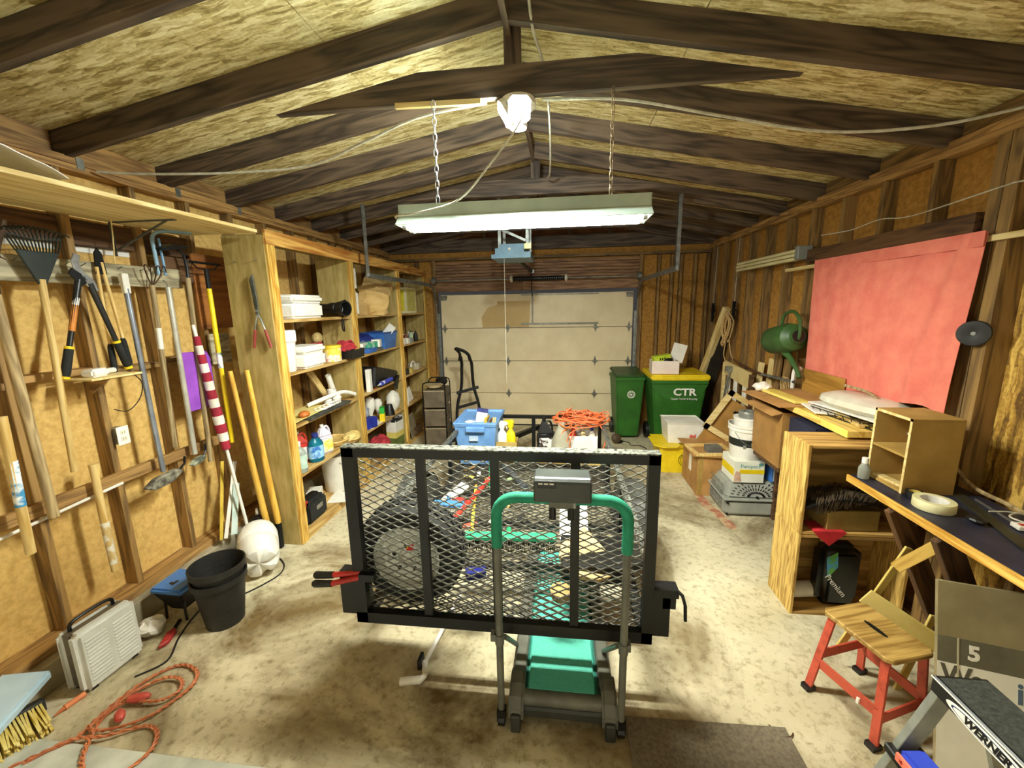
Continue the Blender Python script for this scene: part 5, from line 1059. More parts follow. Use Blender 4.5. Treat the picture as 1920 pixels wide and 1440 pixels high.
cable('thin_white_wire', 'thin white wire drooping across the upper right studs', [(2.13, 1.9, 2.44), (2.13, 2.32, 2.48), (2.13, 2.42, 2.48), (2.13, 2.94, 2.45), (2.13, 3.21, 2.48), (2.13, 3.5, 2.46), (2.13, 3.85, 2.48)], .0035, CAB, 'wire')
t = thing('black_wall_disc', 'round black disc fixed on the post right of the red cloth', 'disc', (2.12, 2.4, 1.77), 38)
MB().lathe([(.02, -.02), (.02, .02), (.06, .022), (.066, .032), (.062, .042), (.015, .044), (.001, .04)], n=24, cap=False).tf(M.Rotation(-pi/2, 4, 'Y')).obj('disc', BLACK, t, smooth=True); MB().cyl((-.04, 0, 0), (-.046, 0, 0), .01, n=10).obj('centre_cap', GREY, t)
t = thing('unlit_tube_fixture', 'unlit wall fixture with cream fluorescent tubes above the watering can', 'light', (2.13, 4.02, 2.36))
MB().bx(-.03, .02, 0, 1.33, -.05, .05).obj('housing', FIX, t); MB().bx(-.1, .02, -.04, .02, -.055, .06).obj('end_cap', GREY, t, bevel=.006)
for k, (x, z) in enumerate(((-.055, .03), (-.06, -.005), (-.055, -.04))): MB().cyl((x, .02, z), (x, 1.33, z), .016, n=10).obj('fluorescent_tube', pm('tube_cream', 'ece2b4', 'dccf9a', 5, rough=.4), t, smooth=True)
# watering can
GRN = pm('can_green', '3c5f2c', '2e4d22', 6, rough=.5)
t = thing('watering_can', 'dark green watering can hung on its side on the right wall', 'watering can', (2.0, 3.97, 1.62))
MB().lathe([(.001, -.22), (.11, -.22), (.125, -.2), (.13, .05), (.115, .13), (.06, .17), (.06, .2), (.05, .2), (.05, .16)], n=28, cap=False).tf(M.Rotation(rad(80), 4, 'X')).obj('body', GRN, t, smooth=True)
MB().tube(smoothpts([(0, .1, .12), (0, .06, .21), (0, -.08, .24), (0, -.19, .17), (0, -.21, .05), (0, -.19, -.0)], 5), .014, 8).obj('handle', GRN, t, smooth=True)
MB().tube(smoothpts([(0, .06, -.1), (0, -.08, -.15), (0, -.2, -.23), (0, -.28, -.31)], 5), [.03]*5+[.024]*5+[.018]*6, 10).obj('spout', GRN, t, smooth=True)
MB().lathe([(.052, 0), (.052, .004)], n=20).tf(M.Translation((0, -.199, .035)) @ M.Rotation(rad(80), 4, 'X')).obj('mouth', BLACK, t)
t = thing('walking_cane', 'white curved cane rising beside the red cloth', 'cane', (2.06, 3.9, 1.18))
MB().tube(smoothpts([(0, 0, 0), (0, .0, .12), (0, -.02, .18), (0, -.06, .2), (0, -.1, .185)], 4), .016, 8).obj('handle', WHITE, t, smooth=True)
# clamps hung from the roof by strings
for y, z, lb in ((6.2, 1.8, 'left'), (5.48, 1.82, 'right')):
    t = thing('hanging_clamp', f'black spring clamp on the right wall near the corner, {lb} of two', 'clamp', (2.12, y, z), group='clamps on the right wall')
    MB().bx(-.015, .015, -.015, .015, -.08, .14).bx(-.015, .015, -.06, .015, .02, .045).obj('jaw', BLKM, t); MB().prism([(-.05, -.05), (-.01, -.02), (.03, -.1), (.0, -.12)], 'x', -.012, .012).obj('grip', BLACK, t); MB().cyl((0, 0, .1), (0.0, -.02, .9), .003, n=5).obj('string', CAB, t)
# leaning post with coiled rope
tag(beam('leaning_post', (1.86, 6.42, .04), (2.09, 5.62, 1.88), .075, .075, W_PALE), 'pale squared timber post leaning into the far right corner', 'post')
tag(beam('dark_leaning_board', (2.0, 6.25, .02), (2.14, 5.78, 1.55), .16, .02, pm('dark_board', '2a2418', '1a160f', 9), up=(0, 1, 0)), 'dark board leaning behind the pale post', 'board')
ROPE = pm('rope_tan', 'd2b076', 'b08d52', 40, rough=.9)
t = thing('coiled_rope', 'tan rope hank hanging over the leaning post', 'rope', (2.06, 5.52, 1.8))
random.seed(4)
for k in range(8):
    a = random.uniform(-.03, .03); MB().tube(smoothpts([(a, 0, .02), (a+.03, -.05-.006*k, -.1), (a, -.04, -.26-.012*k), (a-.02, .03, -.2), (a-.01, .03, -.05), (a, 0, .02)], 5), .006, 5).obj('rope_loop', ROPE, t, smooth=True)
for k in range(3): MB().tube(arc((-.02, -.02+.02*k, -.32-.02*k), .05, 0, 360, 14, 'x', .04), .006, 5).obj('rope_knot', ROPE, t, smooth=True)
MB().tube(smoothpts([(0, -.04, -.3), (-.02, -.05, -.5), (-.0, -.1, -.62), (-.02, -.04, -.68)], 5), .006, 5).obj('rope_tail', ROPE, t, smooth=True); MB().tube(smoothpts([(0.02, -.08, -.32), (.02, -.16, -.48), (.0, -.3, -.54)], 5), .007, 5).obj('rope_tail', ROPE, t, smooth=True)
cable('long_branch_rod', 'thin brown rod running along the right wall behind the slatted headboard', [(2.07, 5.3, 1.27), (2.07, 4.8, 1.22), (2.07, 4.3, 1.2)], .014, W_DARK, 'rod')
t = thing('metal_rod', 'grey horizontal metal rod with a rope knot near the white cane', 'rod', (2.06, 3.88, 1.24))
MB().cyl((0, 0, 0), (0, .6, -.03), .014, n=10).obj('rod', GALV, t, smooth=True)
for k in range(3): MB().tube(arc((-.0, .12+.03*k, -.05), .045, 0, 360, 12, 'x', .07), .004, 5).obj('rope_knot', ROPE, t, smooth=True)
# slatted headboard, frame, boards against the right wall
t = thing('slatted_headboard', 'cream headboard with three white slats leaning on the right wall', 'headboard', (2.02, 5.0, .42))
MB().prism([(.34, .82), (-.36, .78), (-.34, .6), (.33, .66)], 'x', -.012, .012).obj('top_panel', pm('cream_panel', 'ddc68c', 'ccb274', 5), t)
for y in (.2, .0, -.24): MB().bx(-.01, .01, y-.03, y+.03, .0, .64).obj('slat', WHITE, t)
MB().bx(-.015, .015, -.42, -.36, .0, .76).obj('side_post', W_DARK, t); MB().bx(-.015, .015, .34, .38, .0, .8).obj('side_post', W_PALE, t)
for y, h, z, lb in ((4.5, .45, .92, 'tall pale offcut'), (4.36, .6, .9, 'wide brown offcut with a slot'), (4.2, .5, .9, 'brown offcut'), (4.72, .38, .92, 'short pale offcut'), (4.08, .3, .92, 'narrow dark offcut')):
    tag(beam('standing_offcut', (2.14, y, z), (2.16, y, z+h), .1, .02, W_PALE if 'pale' in lb else W_STUD, up=(1, 0, 0)), lb+' standing between the right wall studs', 'offcut')
t = thing('old_window_sash', 'pale wooden window sash leaning tilted behind the white bucket', 'sash', (1.86, 4.62, .45), ry=-0)
R3 = M.Rotation(rad(32), 4, 'Y')
for x0, x1, z0, z1 in ((-.24, .2, .44, .5), (-.24, -.18, 0, .5), (.14, .2, 0, .5), (-.24, .2, 0, .06)): MB().bx(x0, x1, -.015, .015, z0, z1).tf(M.Translation((-.1, 0, .02)) @ R3).obj('frame_bar', W_PALE, t)
MB().bx(-.19, .15, .0, .01, -.2, .42).tf(M.Translation((-.1, .03, .02)) @ R3).obj('back_panel', pm('tan_panel', 'b88a48', 'a07638', 5), t)
MB().prism([(-.05, .3), (.1, .3), (.1, .33), (.03, .34), (-.04, .33)], 'y', -.003, .0).tf(M.Translation((-.1, .03, .02)) @ R3).obj('panel_hole', BLACK, t)
t = thing('silver_tripod', 'thin silver tripod tube leaning on the yellow-lidded cart', 'tripod', (1.92, 5.2, .3))
MB().cyl((0, 0, 0), (.06, -.1, .85), .012, n=8).obj('leg', STEEL, t); MB().box((.06, -.1, .87), (.09, .04, .06)).obj('joint', GALV, t)
# ---------------------------------------------------------------- carts in the far right corner
def cart(name, label, loc, rz, w, d, h, mlid, lidopen, logo):
    t = thing(name, label, 'bin', loc, rz)
    CG = pm('cart_green', '2f6a1e', '265a18', 5, rough=.5)
    b0, b1 = .72, 1.0
    MB().add([(-w/2*b0, -d/2*b0, .04), (w/2*b0, -d/2*b0, .04), (w/2*b0, d/2*b0, .04), (-w/2*b0, d/2*b0, .04), (-w/2*.96, -d/2*.96, h*.9), (w/2*.96, -d/2*.96, h*.9), (w/2*.96, d/2*.96, h*.9), (-w/2*.96, d/2*.96, h*.9)], [(3, 2, 1, 0), (4, 5, 6, 7), (0, 1, 5, 4), (1, 2, 6, 5), (2, 3, 7, 6), (3, 0, 4, 7)]).obj('body', CG, t, bevel=.02, seg=2)
    MB().bx(-w/2, w/2, -d/2, d/2, h*.88, h*.93).obj('rim', CG, t, bevel=.008)
    if lidopen: MB().bx(-w/2, w/2, -d/2, d/2, 0, .04).tf(M.Translation((0, 0, h*.95)) @ M.Rotation(rad(7), 4, 'X')).obj('lid', mlid, t, bevel=.015, seg=2)
    else: MB().bx(-w/2-.01, w/2+.01, -d/2-.02, d/2+.02, h*.93, h).obj('lid', mlid, t, bevel=.015, seg=2)
    MB().cyl((-w*.35, d*.42, h*.93), (w*.35, d*.42, h*.93), .014, n=8).obj('grab_bar', CG, t)
    for s in (-1, 1): MB().cyl((s*w*.36, d*.38, .12), (s*w*.44, d*.38, .12), .12, n=20).obj('wheel', BLACK, t, smooth=True)
    return t
t = cart('green_wheelie_bin', 'dark green wheelie bin with green lid and round white logo', (.95, 6.12, 0), 4, .42, .5, 1.0, pm('lid_green', '35592b', '28491f', 5, rough=.4), True, 0)
rz_ = (90-4.5, 0, 0)
m = MB().tube(arc((0, 0, 0), .052, 0, 360, 24, 'y'), .005, 5).tube(arc((0, 0, 0), .034, 0, 360, 20, 'y'), .004, 5).obj('round_logo', WHITE, t, loc=(.02, -.232, .68), rot=(.07, 0, 0))
MB().prism([(.018*cos(a), .015*sin(a)) for a in [2*pi*i/10 for i in range(10)]], 'y', -.006, -.001).obj('logo_centre', WHITE, t, loc=(.02, -.228, .68))
for k in range(10):
    a = 2*pi*k/10; MB().box((.043*cos(a), -.002, .043*sin(a)), (.008, .004, .008)).obj('logo_letter_tick', WHITE, t, loc=(.02, -.231, .68))
t = cart('yellow_lidded_bin', 'wide green recycling cart with bright yellow lid in the corner', (1.54, 5.82, 0), 0, .72, .64, 1.03, YEL, False, 1)
MB().prism([(-.36, .0), (.36, 0), (.3, -.1), (.16, -.2), (-.16, -.2), (-.3, -.1)], 'y', -.02, .02).obj('front_moulding', MATS['cart_green'], t, loc=(0, -.28, .9))
txt('lettering_large', 'CTR', .13, WHITE, t, (.06, -.33, .8), (90, 0, 0), .001, 1.15, 0, .004)
txt('lettering_small', 'County Transfer & Recycling', .038, WHITE, t, (.06, -.318, .71), (90, 0, 0), .001, .75)
# box with lime packet on the yellow lid
t = thing('pink_white_box', 'white box with pale pink side on the yellow cart lid', 'box', (1.36, 5.66, 1.035), -3)
tub(MB(), .34, .24, .34, .24, .17, .004).obj('carton', pm('pinkish_white', 'eee0d4', 'e4cfc2', 4), t); MB().bx(-.01, .17, .11, .116, .17, .42).tf(M.Rotation(.25, 4, 'Y') @ M.Translation((.05, 0, .0))).obj('raised_flap', WHITE, t, bevel=.002)
t = thing('lime_packet', 'lime green sander packet lying in the white box', 'packet', (1.34, 5.64, 1.18), 10, ry=-8)
MB().bx(-.13, .1, -.06, .06, 0, .1).obj('packet', pm('lime_green', 'c6d83a', 'a9bd28', 8), t, bevel=.01)
for k in range(3): MB().bx(-.06+.03*k, -.045+.03*k, -.061, -.06, .04, .07).obj('vent_mark', BLACK, t)
MB().sph((.05, -.04, .02), (.07, .05, .04)).obj('grip', BLACK, t)
# yellow recycling tub and white tub
t = thing('yellow_recycling_box', 'bright yellow recycling box with round logo on the floor', 'box', (1.36, 4.9, 0))
tub(MB(), .38, .36, .46, .42, .33, .01).obj('body', YEL, t, bevel=.008); tub(MB(), .46, .42, .52, .48, .035, .03).obj('rim', YEL, t, loc=(0, 0, .3))
MB().prism([(-.3, -.2), (-.2, -.28), (-.05, -.27), (-.0, -.2), (-.0, .1), (-.3, .12)], 'z', .335, .345).obj('torn_lid', YEL, t)
m = MB().tube(arc((0, 0, 0), .075, 0, 360, 24, 'y'), .003, 5).tube(arc((0, 0, 0), .055, 0, 360, 20, 'y'), .002, 5).obj('round_logo', BLACK, t, loc=(.06, -.203, .17), rot=(.1, 0, 0)); MB().sph((0, 0, 0), (.02, .003, .015)).obj('logo_mark', BLACK, t, loc=(.06, -.203, .17))
t = thing('white_food_tub', 'white square plastic tub standing on the yellow recycling box', 'tub', (1.42, 4.92, .347))
tub(MB(), .36, .3, .41, .35, .25, .006).obj('body', WHITE, t, bevel=.012, seg=2); tub(MB(), .41, .35, .425, .365, .02, .012).obj('rim', WHITE, t, loc=(0, 0, .23)); MB().bx(.05, .12, -.163, -.158, .07, .11).obj('red_print', pm('red_print', 'd6604a', 'f0e8dc', 20, lo=.4, hi=.5), t)
# big carton with frame on top
t = thing('large_cardboard_box', 'large taped cardboard box on the floor beside the pet carrier', 'box', (1.6, 4.4, 0))
MB().bx(-.22, .25, -.26, .26, 0, .42).obj('carton', CARD, t, bevel=.003)
MB().bx(-.3, -.02, -.3, .28, .425, .432).tf(M.Rotation(rad(2), 4, 'Y')).obj('flap', CARD, t); MB().bx(-.02, .27, -.31, .27, .428, .435).obj('flap', CARD, t)
MB().bx(-.215, -.17, -.262, -.26, 0, .42).obj('packing_tape', pm('tape_tan', 'a98a4a', '8c6f36', 9, rough=.3), t); MB().bx(-.222, -.22, -.05, .03, .18, .36).obj('white_sticker', WHITE, t)
t = thing('picture_frame', 'small wooden picture frame lying on the cardboard box', 'frame', (1.53, 4.27, .437), 6)
for x0, x1, y0, y1 in ((-.2, .2, -.16, -.13), (-.2, .2, .13, .16), (-.2, -.17, -.13, .13), (.17, .2, -.13, .13)): MB().bx(x0, x1, y0, y1, 0, .03).obj('frame_bar', W_HAND, t, bevel=.003)
carton('grey_block', 'dark grey block lying inside the small wooden frame', 'block', (1.55, 4.25, .437), 10, .14, .1, .07, pm('block_grey', '75736a', '5a5850', 9))
# pet carrier stack
CRT = pm('carrier_grey', 'a7a89c', '92938a', 6, rough=.5)
t = thing('pet_carrier', 'grey plastic pet carrier with slotted sides and wire door', 'pet carrier', (1.77, 3.93, 0))
MB().bx(-.27, .27, -.21, .21, .01, .165).obj('lower_shell', CRT, t, bevel=.025, seg=2)
MB().add([(-.265, -.205, .175), (.265, -.205, .175), (.265, .205, .175), (-.265, .205, .175), (-.22, -.155, .32), (.22, -.155, .32), (.22, .155, .32), (-.22, .155, .32)], [(3, 2, 1, 0), (4, 5, 6, 7), (0, 1, 5, 4), (1, 2, 6, 5), (2, 3, 7, 6), (3, 0, 4, 7)]).obj('upper_shell', CRT, t, bevel=.02, seg=2)
MB().bx(-.285, .285, -.225, .225, .16, .18).obj('flange', CRT, t, bevel=.005)
for k in range(15):
    a = rad(12+11.1*k)
    for r in (.07, .115, .16, .21):
        x, z = r*cos(a), .19+r*sin(a)*.62
        if .195 < z < .3 and abs(x) < .24:
            MB().box((0, 0, 0), (.022, .004, .008), M.Rotation(-math.atan2(sin(a)*.62, cos(a)), 3, 'Y')).obj('vent_slot', BLACK, t, loc=(x, -.2065+.05*(z-.175)/.145, z), rot=(-.32, 0, 0))
for x, z in ((-.25, .14), (-.25, .03), (-.0, .2)): MB().cyl((x, -.212, z), (x, -.222, z), .012, n=8).obj('latch', BLACK, t)
for k in range(7): MB().cyl((-.283, -.14+.045*k, .05), (-.272, -.12+.04*k, .29), .003, n=5).obj('door_wire', STEEL, t)
for k in range(6): MB().cyl((-.285, -.15, .06+.045*k), (-.283, .15, .06+.045*k), .003, n=5).obj('door_wire', STEEL, t)
t = thing('diaper_box', 'white and yellow printed diaper carton on top of the pet carrier', 'box', (1.7, 3.9, .322))
MB().bx(-.13, .13, -.14, .14, 0, .2).obj('carton', pm('carton_white', 'efeede', 'e2e2d0', 5), t)
MB().bx(-.08, .131, -.142, -.14, .085, .125).obj('yellow_band', YEL, t); MB().bx(-.131, -.13, -.14, .14, .06, .13).obj('yellow_side_band', YEL, t)
txt('lettering', 'Pampers', .05, pm('mint_ink', '6aa39a', '5b938a', 5), t, (.01, -.1415, .155), (90, 0, 0), .0006)
MB().prism([(.022*cos(a), .016*sin(a)) for a in [2*pi*i/12 for i in range(12)]], 'y', -.1415, -.14).obj('mint_seal', MATS['mint_ink'], t, loc=(.1, 0, .175))
MB().prism([(-.125, .01), (-.06, .01), (-.07, .05), (-.075, .1), (-.11, .11), (-.125, .07)], 'y', -.1425, -.14).obj('printed_photo', pm('skin_print', 'd9b49a', 'b98c72', 9), t)
t = thing('white_pail', 'white pail with green-black label and second pail nested in it', 'bucket', (1.71, 3.9, .523))
MB().lathe([(.125, 0), (.13, .01), (.148, .27), (.158, .27), (.158, .285), (.15, .285), (.15, .3), (.158, .3), (.16, .325), (.15, .325), (.13, .02)], n=32, cap=False).lathe([(.125, 0), (.125, .004)], n=32).obj('outer_pail', WHITE, t, smooth=True)
MB().lathe([(.11, .3), (.115, .37), (.12, .37), (.12, .385), (.08, .385), (.07, .37), (.001, .365)], n=28, cap=False).obj('inner_lid', WHITE, t, smooth=True)
MB().lathe([(.1405, .13), (.145, .2)], n=48, cap=False).obj('label_band', pm('label_black', '1c221c', '12160f', 6), t)
MB().tube(smoothpts([(-.13, -.07, .26), (-.1, -.12, .2), (-.03, -.15, .15), (.06, -.145, .13), (.13, -.1, .17), (.15, -.02, .25)], 5), .0025, 5).obj('wire_handle', STEEL, t)
txt('lettering', 'Orch', .06, WHITE, t, (.04, -.1475, .165), (86, 0, 15), .001, 1, 0, .001); MB().bx(-.075, -.05, -.132, -.128, .12, .15).obj('printed_square', GREY, t)
# remove the label from the far side by keeping it short is not needed: it wraps the pail
t = thing('duct_tape_roll', 'roll of silver duct tape lying on the white pail', 'tape', (1.7, 3.88, .91))
MB().lathe([(.04, 0), (.075, 0), (.077, .003), (.077, .055), (.075, .058), (.04, .058), (.04, 0)], n=28, cap=False).obj('roll', pm('duct_silver', 'a3a49c', '84857d', 9, rough=.35, metal=.4), t, smooth=True)
t = thing('blue_litter_box', 'blue and grey carrier box with paw print behind the plywood cabinet', 'box', (1.97, 3.86, .323))
MB().bx(-.08, .1, -.1, .12, 0, .3).obj('body', BLU2, t, bevel=.01); MB().bx(-.06, .1, -.105, -.1, .02, .23).obj('grey_front', pm('pale_grey', 'c4c6c2', 'acaea9', 6), t)
for x, z, r in ((.0, .15, .016), (-.02, .175, .008), (-.007, .185, .008), (.009, .185, .008), (.022, .175, .008)): MB().sph((x, -.106, z), (r, .002, r), 10, 6).obj('paw_print', BLACK, t)
MB().bx(-.07, .09, -.08, .1, .3, .31).tf(M.Translation((0, 0, .04)) @ M.Rotation(.15, 4, 'Y')).obj('cardboard_flap', CARD, t)
# ---------------------------------------------------------------- work surfaces on the right
W_STR = wood('striped_plywood', 'dcb868', '9c7634', 9)
def plybox(name, label, z0, z1, shelves):
    t = thing(name, label, 'cabinet', (1.44, 2.48, z0))
    h = z1-z0
    for x in (.009, .63): beam('side_panel', (x, .14, 0), (x, .14, h), .28, .018, W_STR, t, up=(1, 0, 0))
    for z in [.009, h-.012]+shelves: beam('shelf_board', (.018, .14, z), (.622, .14, z), .275, .02, W_PLY, t)
    beam('back_panel', (.02, .272, h/2), (.62, .272, h/2), .008, h-.04, W_PLY, t)
    return t
plybox('plywood_cabinet', 'lower open plywood cabinet standing on the floor', 0, .55, [])
plybox('plywood_cabinet', 'upper open plywood cabinet stacked on the lower one', .552, 1.12, [])
carton('open_tan_carton', 'tan carton lid inside the upper plywood cabinet', 'box', (1.74, 2.6, .575), 4, .3, .2, .13, pm('carton_olive', 'a78d4e', '8d753c', 6))
m = MB(); random.seed(6)
for k in range(500):
    x = random.uniform(-.18, .2); y = random.uniform(-.09, .09); m.cyl((x, y, .03+.05*sin(x*7)), (x+random.uniform(-.02, .02), y-.02, .07+.06*(1-abs(x)*4)), .003, .002, 3, False)
t = thing('doormat_brush', 'brown bristle mat folded on the tan carton', 'mat', (1.7, 2.57, .7)); MB().grid(lambda u, v: V((-.24+.46*u, -.1+.2*v, .03+.06*sin(pi*u))), 12, 4).obj('backing', BLACK, t, solid=.01); o = m.obj('bristles', pm('bristle_brown', '5a4a34', '35291a', 20, rough=.95), t); o['kind'] = 'stuff'
t = thing('red_bandana', 'red cloth corner hanging over the cabinet edge', 'cloth', (1.6, 2.475, .56))
MB().prism([(-.09, .025), (.1, .02), (.06, -.02), (.01, -.07), (-.05, -.02)], 'y', -.008, 0).obj('hanging_corner', pm('bandana', 'c8242c', 'a3161e', 9, rough=.9), t); MB().bx(-.08, .09, -.006, .12, .018, .026).obj('folded_cloth', pm('bandana', 'c8242c'), t)
tag(MB().tube(arc((0, 0, 0), .018, 0, 360, 14, 'y'), .0035, 6).obj('key_ring', pm('brass2', 'cbb98a', 'a3905c', 9, rough=.4, metal=.6), loc=(1.58, 2.472, .535), smooth=True), 'small metal ring hanging under the cabinet edge', 'ring')
t = thing('charcoal_bag', 'black printed bag with blue and green picture in the lower cabinet', 'bag', (1.76, 2.6, .02))
MB().bx(-.13, .11, -.08, .08, 0, .42).obj('bag', pm('bag_sheen', '191c1a', '0d0f0e', 8, rough=.3), t, bevel=.05, seg=3, smooth=True)
MB().prism([(-.12, .36), (-.06, .4), (-.05, .3), (-.1, .22)], 'y', -.084, -.08).obj('printed_picture', pm('print_blue_green', '4a9ad0', '5aa04a', 16, lo=.45, hi=.55), t)
txt('lettering', 'Premium', .05, WHITE, t, (-.05, -.0845, .17), (90, 50, 0), .0008); txt('lettering_green', 'bag', .03, MATS['pale_grey'], t, (.06, -.083, .13), (90, 10, 0), .0006) if 0 else None
tag(MB().cyl((0, 0, 0), (.3, .02, .02), .05, n=18).obj('paper_roll', FOAMW, loc=(1.48, 2.62, .072), smooth=True), 'white paper roll lying on the lower cabinet floor', 'roll')
# plank table behind
t = thing('plank_bench', 'rough workbench plank with bright yellow edge resting on the plywood cabinet', 'bench', (1.72, 2.6, 1.13))
beam('plank', (.2, 0, .022), (.2, 1.1, .022), .4, .04, wood('bench_yellow', 'e3c46a', 'c09a3e', 4), t)
beam('edge_strip', (-.002, 0, .022), (.03, 1.1, .022), .012, .045, pm('edge_yellow', 'ecd86a', 'dcc452', 5), t)
beam('back_leg', (.36, .63, -1.12), (.36, .63, 0), .05, .05, W_STUD, t); beam('back_leg', (.36, .3, -1.12), (.36, .3, 0), .05, .05, W_STUD, t)
t = thing('navy_box', 'navy blue carton with pale lettering under the plank bench', 'box', (1.87, 3.0, .0))
MB().bx(-.17, .17, -.12, .2, 0, 1.1).obj('carton', pm('navy_carton', '23263e', '181a2e', 6), t); txt('lettering', 'alle', .12, pm('ink_cream', 'c9bf9a', 'b5aa84', 6), t, (-.02, -.1215, 1.0), (90, 0, 0), .0008)
# cardboard, wood and clutter on the plank
tag(MB().bx(-.28, .2, -.3, .3, 0, .008).obj('cardboard_sheet', CARD, loc=(1.88, 3.5, 1.18), rot=(0, -.04, .05)), 'brown cardboard sheet lying over the far end of the bench', 'cardboard')
t = thing('open_carton_under_bench', 'open carton with hanging flap at the far end of the bench', 'box', (1.9, 3.5, .66))
tub(MB(), .42, .46, .44, .48, .45, .005).obj('carton', pm('carton_brown', 'a87c42', '8f6733', 6), t); MB().prism([(-.3, .43), (-.22, .45), (-.22, .446), (-.3, .425)], 'y', -.24, .24).obj('flap', CARD, t)
t2 = thing('dark_stand', 'dark wooden stand under the open carton', 'stand', (1.9, 3.5, 0)); MB().bx(-.2, .2, -.22, .22, .62, .655).obj('top', W_DARK, t2)
for x in (.02, .18):
    for y in (-.1, .2): MB().bx(x-.02, x+.02, y-.02, y+.02, 0, .62).obj('leg', W_DARK, t2)
tag(MB().bx(-.05, .05, -.24, .24, 0, .02).obj('yellow_batten', pm('batten_yellow', 'ead676', 'd4bd52', 5), loc=(1.78, 3.48, 1.19), rot=(0, 0, .05)), 'flat pale yellow batten lying on the bench cardboard', 'batten')
tag(crumple(MB().sph((0, 0, .02), (.07, .08, .035), 12, 8), 9, .02).obj('white_plastic_scrap', FOAMW, loc=(1.74, 3.76, 1.2)), 'crumpled white plastic at the far end of the bench', 'plastic')
tag(MB().bx(-.1, .1, -.16, .16, 0, .012).obj('white_envelope', WHITE, loc=(1.86, 3.1, 1.18), rot=(0, .05, -.2), bevel=.004), 'white crumpled envelope lying on the bench middle', 'envelope')
tag(beam('amber_board', (2.07, 3.24, 1.28), (2.07, 3.76, 1.28), .012, .2, wood('amber', 'b9893a', '96691f', 4)), 'amber coloured board standing against the red cloth', 'board')
t = thing('wrapped_pillow', 'white pillow in clear wrap lying on the bench below the cloth', 'pillow', (2.0, 2.92, 1.225), 8)
m = MB().lathe([(.01, 0), (.15, .0), (.2, .03), (.19, .065), (.12, .095), (.001, .1)], n=28, cap=False)
for p in m.v: p.x = math.copysign(abs(p.x)**.75*.2**.25, p.x)*.8; p.y = math.copysign(abs(p.y)**.75*.2**.25, p.y)*1.5
m.obj('pillow', pm('pillow_white', 'ded9c6', 'c6c0ac', 6, rough=.35), t, smooth=True); MB().bx(-.15, .14, -.33, .3, -.012, -.004).obj('white_tray', WHITE, t)
t = thing('wire_basket', 'black wire basket under the wrapped pillow', 'basket', (1.95, 2.88, 1.175), 8)
for k in range(8): MB().tube([(-.15, -.24+.065*k, .038), (-.13, -.24+.065*k, .0), (.1, -.24+.065*k, 0), (.12, -.24+.065*k, .038)], .003, 4).obj('wire', BLKM, t)
for z, x in ((.036, -.15), (.036, .12), (.003, -.13)): MB().cyl((x, -.27, z), (x, .23, z), .0035, n=5).obj('rim_wire', BLKM, t)
tag(beam('thin_strip', (1.83, 2.66, 1.185), (1.9, 3.1, 1.185), .03, .02, W_HAND), 'thin wooden strip lying in front of the wire basket', 'strip')
cable('bent_stick', 'bent brown stick lying across the pillow to the right', [(1.98, 3.1, 1.36), (2.02, 2.9, 1.34), (2.0, 2.65, 1.25), (2.08, 2.42, 1.12), (2.1, 2.25, 1.0), (2.09, 2.05, .99), (2.05, 1.75, .985)], .01, W_GREYH, 'stick')
tag(MB().bx(-.15, .1, -.2, .2, 0, .01).obj('pale_blue_sheet', pm('pale_film', 'd9d6d4', 'c2bdbb', 6), loc=(2.05, 2.62, 1.2), rot=(.0, .05, .1)), 'pale plastic sheet at the near end of the bench', 'sheet')
# dark blue drop-leaf bench
t = thing('fold_down_bench', 'fold-down wall bench with dark blue top and yellow front edge', 'bench', (1.66, 1.1, .92))
MB().bx(0, .462, 0, 1.36, 0, .035).obj('top', pm('top_navy', '2e2f42', '20212f', 7, rough=.45), t)
beam('front_edge', (-.007, 0, .017), (-.007, 1.36, .017), .014, .04, W_YEL, t)
for y in (1.05, .78): beam('diagonal_brace', (.03, y, -.01), (.445, y+.04, -.86), .035, .1, W_DARK, t)
MB().bx(.42, .462, .1, 1.3, -.16, 0).obj('wall_cleat', W_DARK, t); beam('yellow_brace', (.12, .85, -.06), (.02, .98, -.3), .03, .05, W_YEL, t)
# cubby on the bench
W_MDF = pm('mdf_tan', 'b3904a', 'a07e3c', 6, rough=.75)
t = thing('small_cubby', 'small tan two-compartment cubby standing on the dark blue bench', 'cubby', (1.75, 2.21, .957))
for x0, x1, y0, y1, z0, z1, n_ in ((0, .24, 0, .014, 0, .385, 'side_panel'), (0, .24, .236, .25, 0, .385, 'side_panel'), (0, .24, 0, .25, .385, .4, 'top_panel'), (0, .24, .014, .236, 0, .014, 'bottom_panel'), (0, .23, .014, .236, .19, .203, 'shelf'), (.228, .24, .014, .236, .014, .385, 'back_panel')): MB().bx(x0, x1, y0, y1, z0, z1).obj(n_, W_MDF, t, bevel=.0015)
MB().bx(-.002, 0, 0, .014, 0, .4).bx(-.002, 0, .236, .25, 0, .4).bx(-.002, 0, 0, .25, .386, .4).obj('front_edging', W_PALE, t)
tag(MB().bx(-.02, .02, -.1, .1, 0, .012).obj('pale_stick', W_PALE, loc=(1.79, 2.33, .972), rot=(0, 0, .1)), 'small pale stick lying in the lower cubby compartment', 'stick')
t = thing('sanitiser_bottle', 'small clear bottle with white cap at the bench corner', 'bottle', (1.7, 2.41, .957))
MB().lathe([(.026, 0), (.028, .005), (.028, .06), (.016, .085), (.012, .092)], n=16).obj('bottle', pm('clear_bottle', 'd6d8cc', 'b9bcae', 6, rough=.15, trans=.6), t, smooth=True); MB().cyl((0, 0, .09), (0, 0, .12), .016, n=14).obj('cap', WHITE, t, smooth=True)
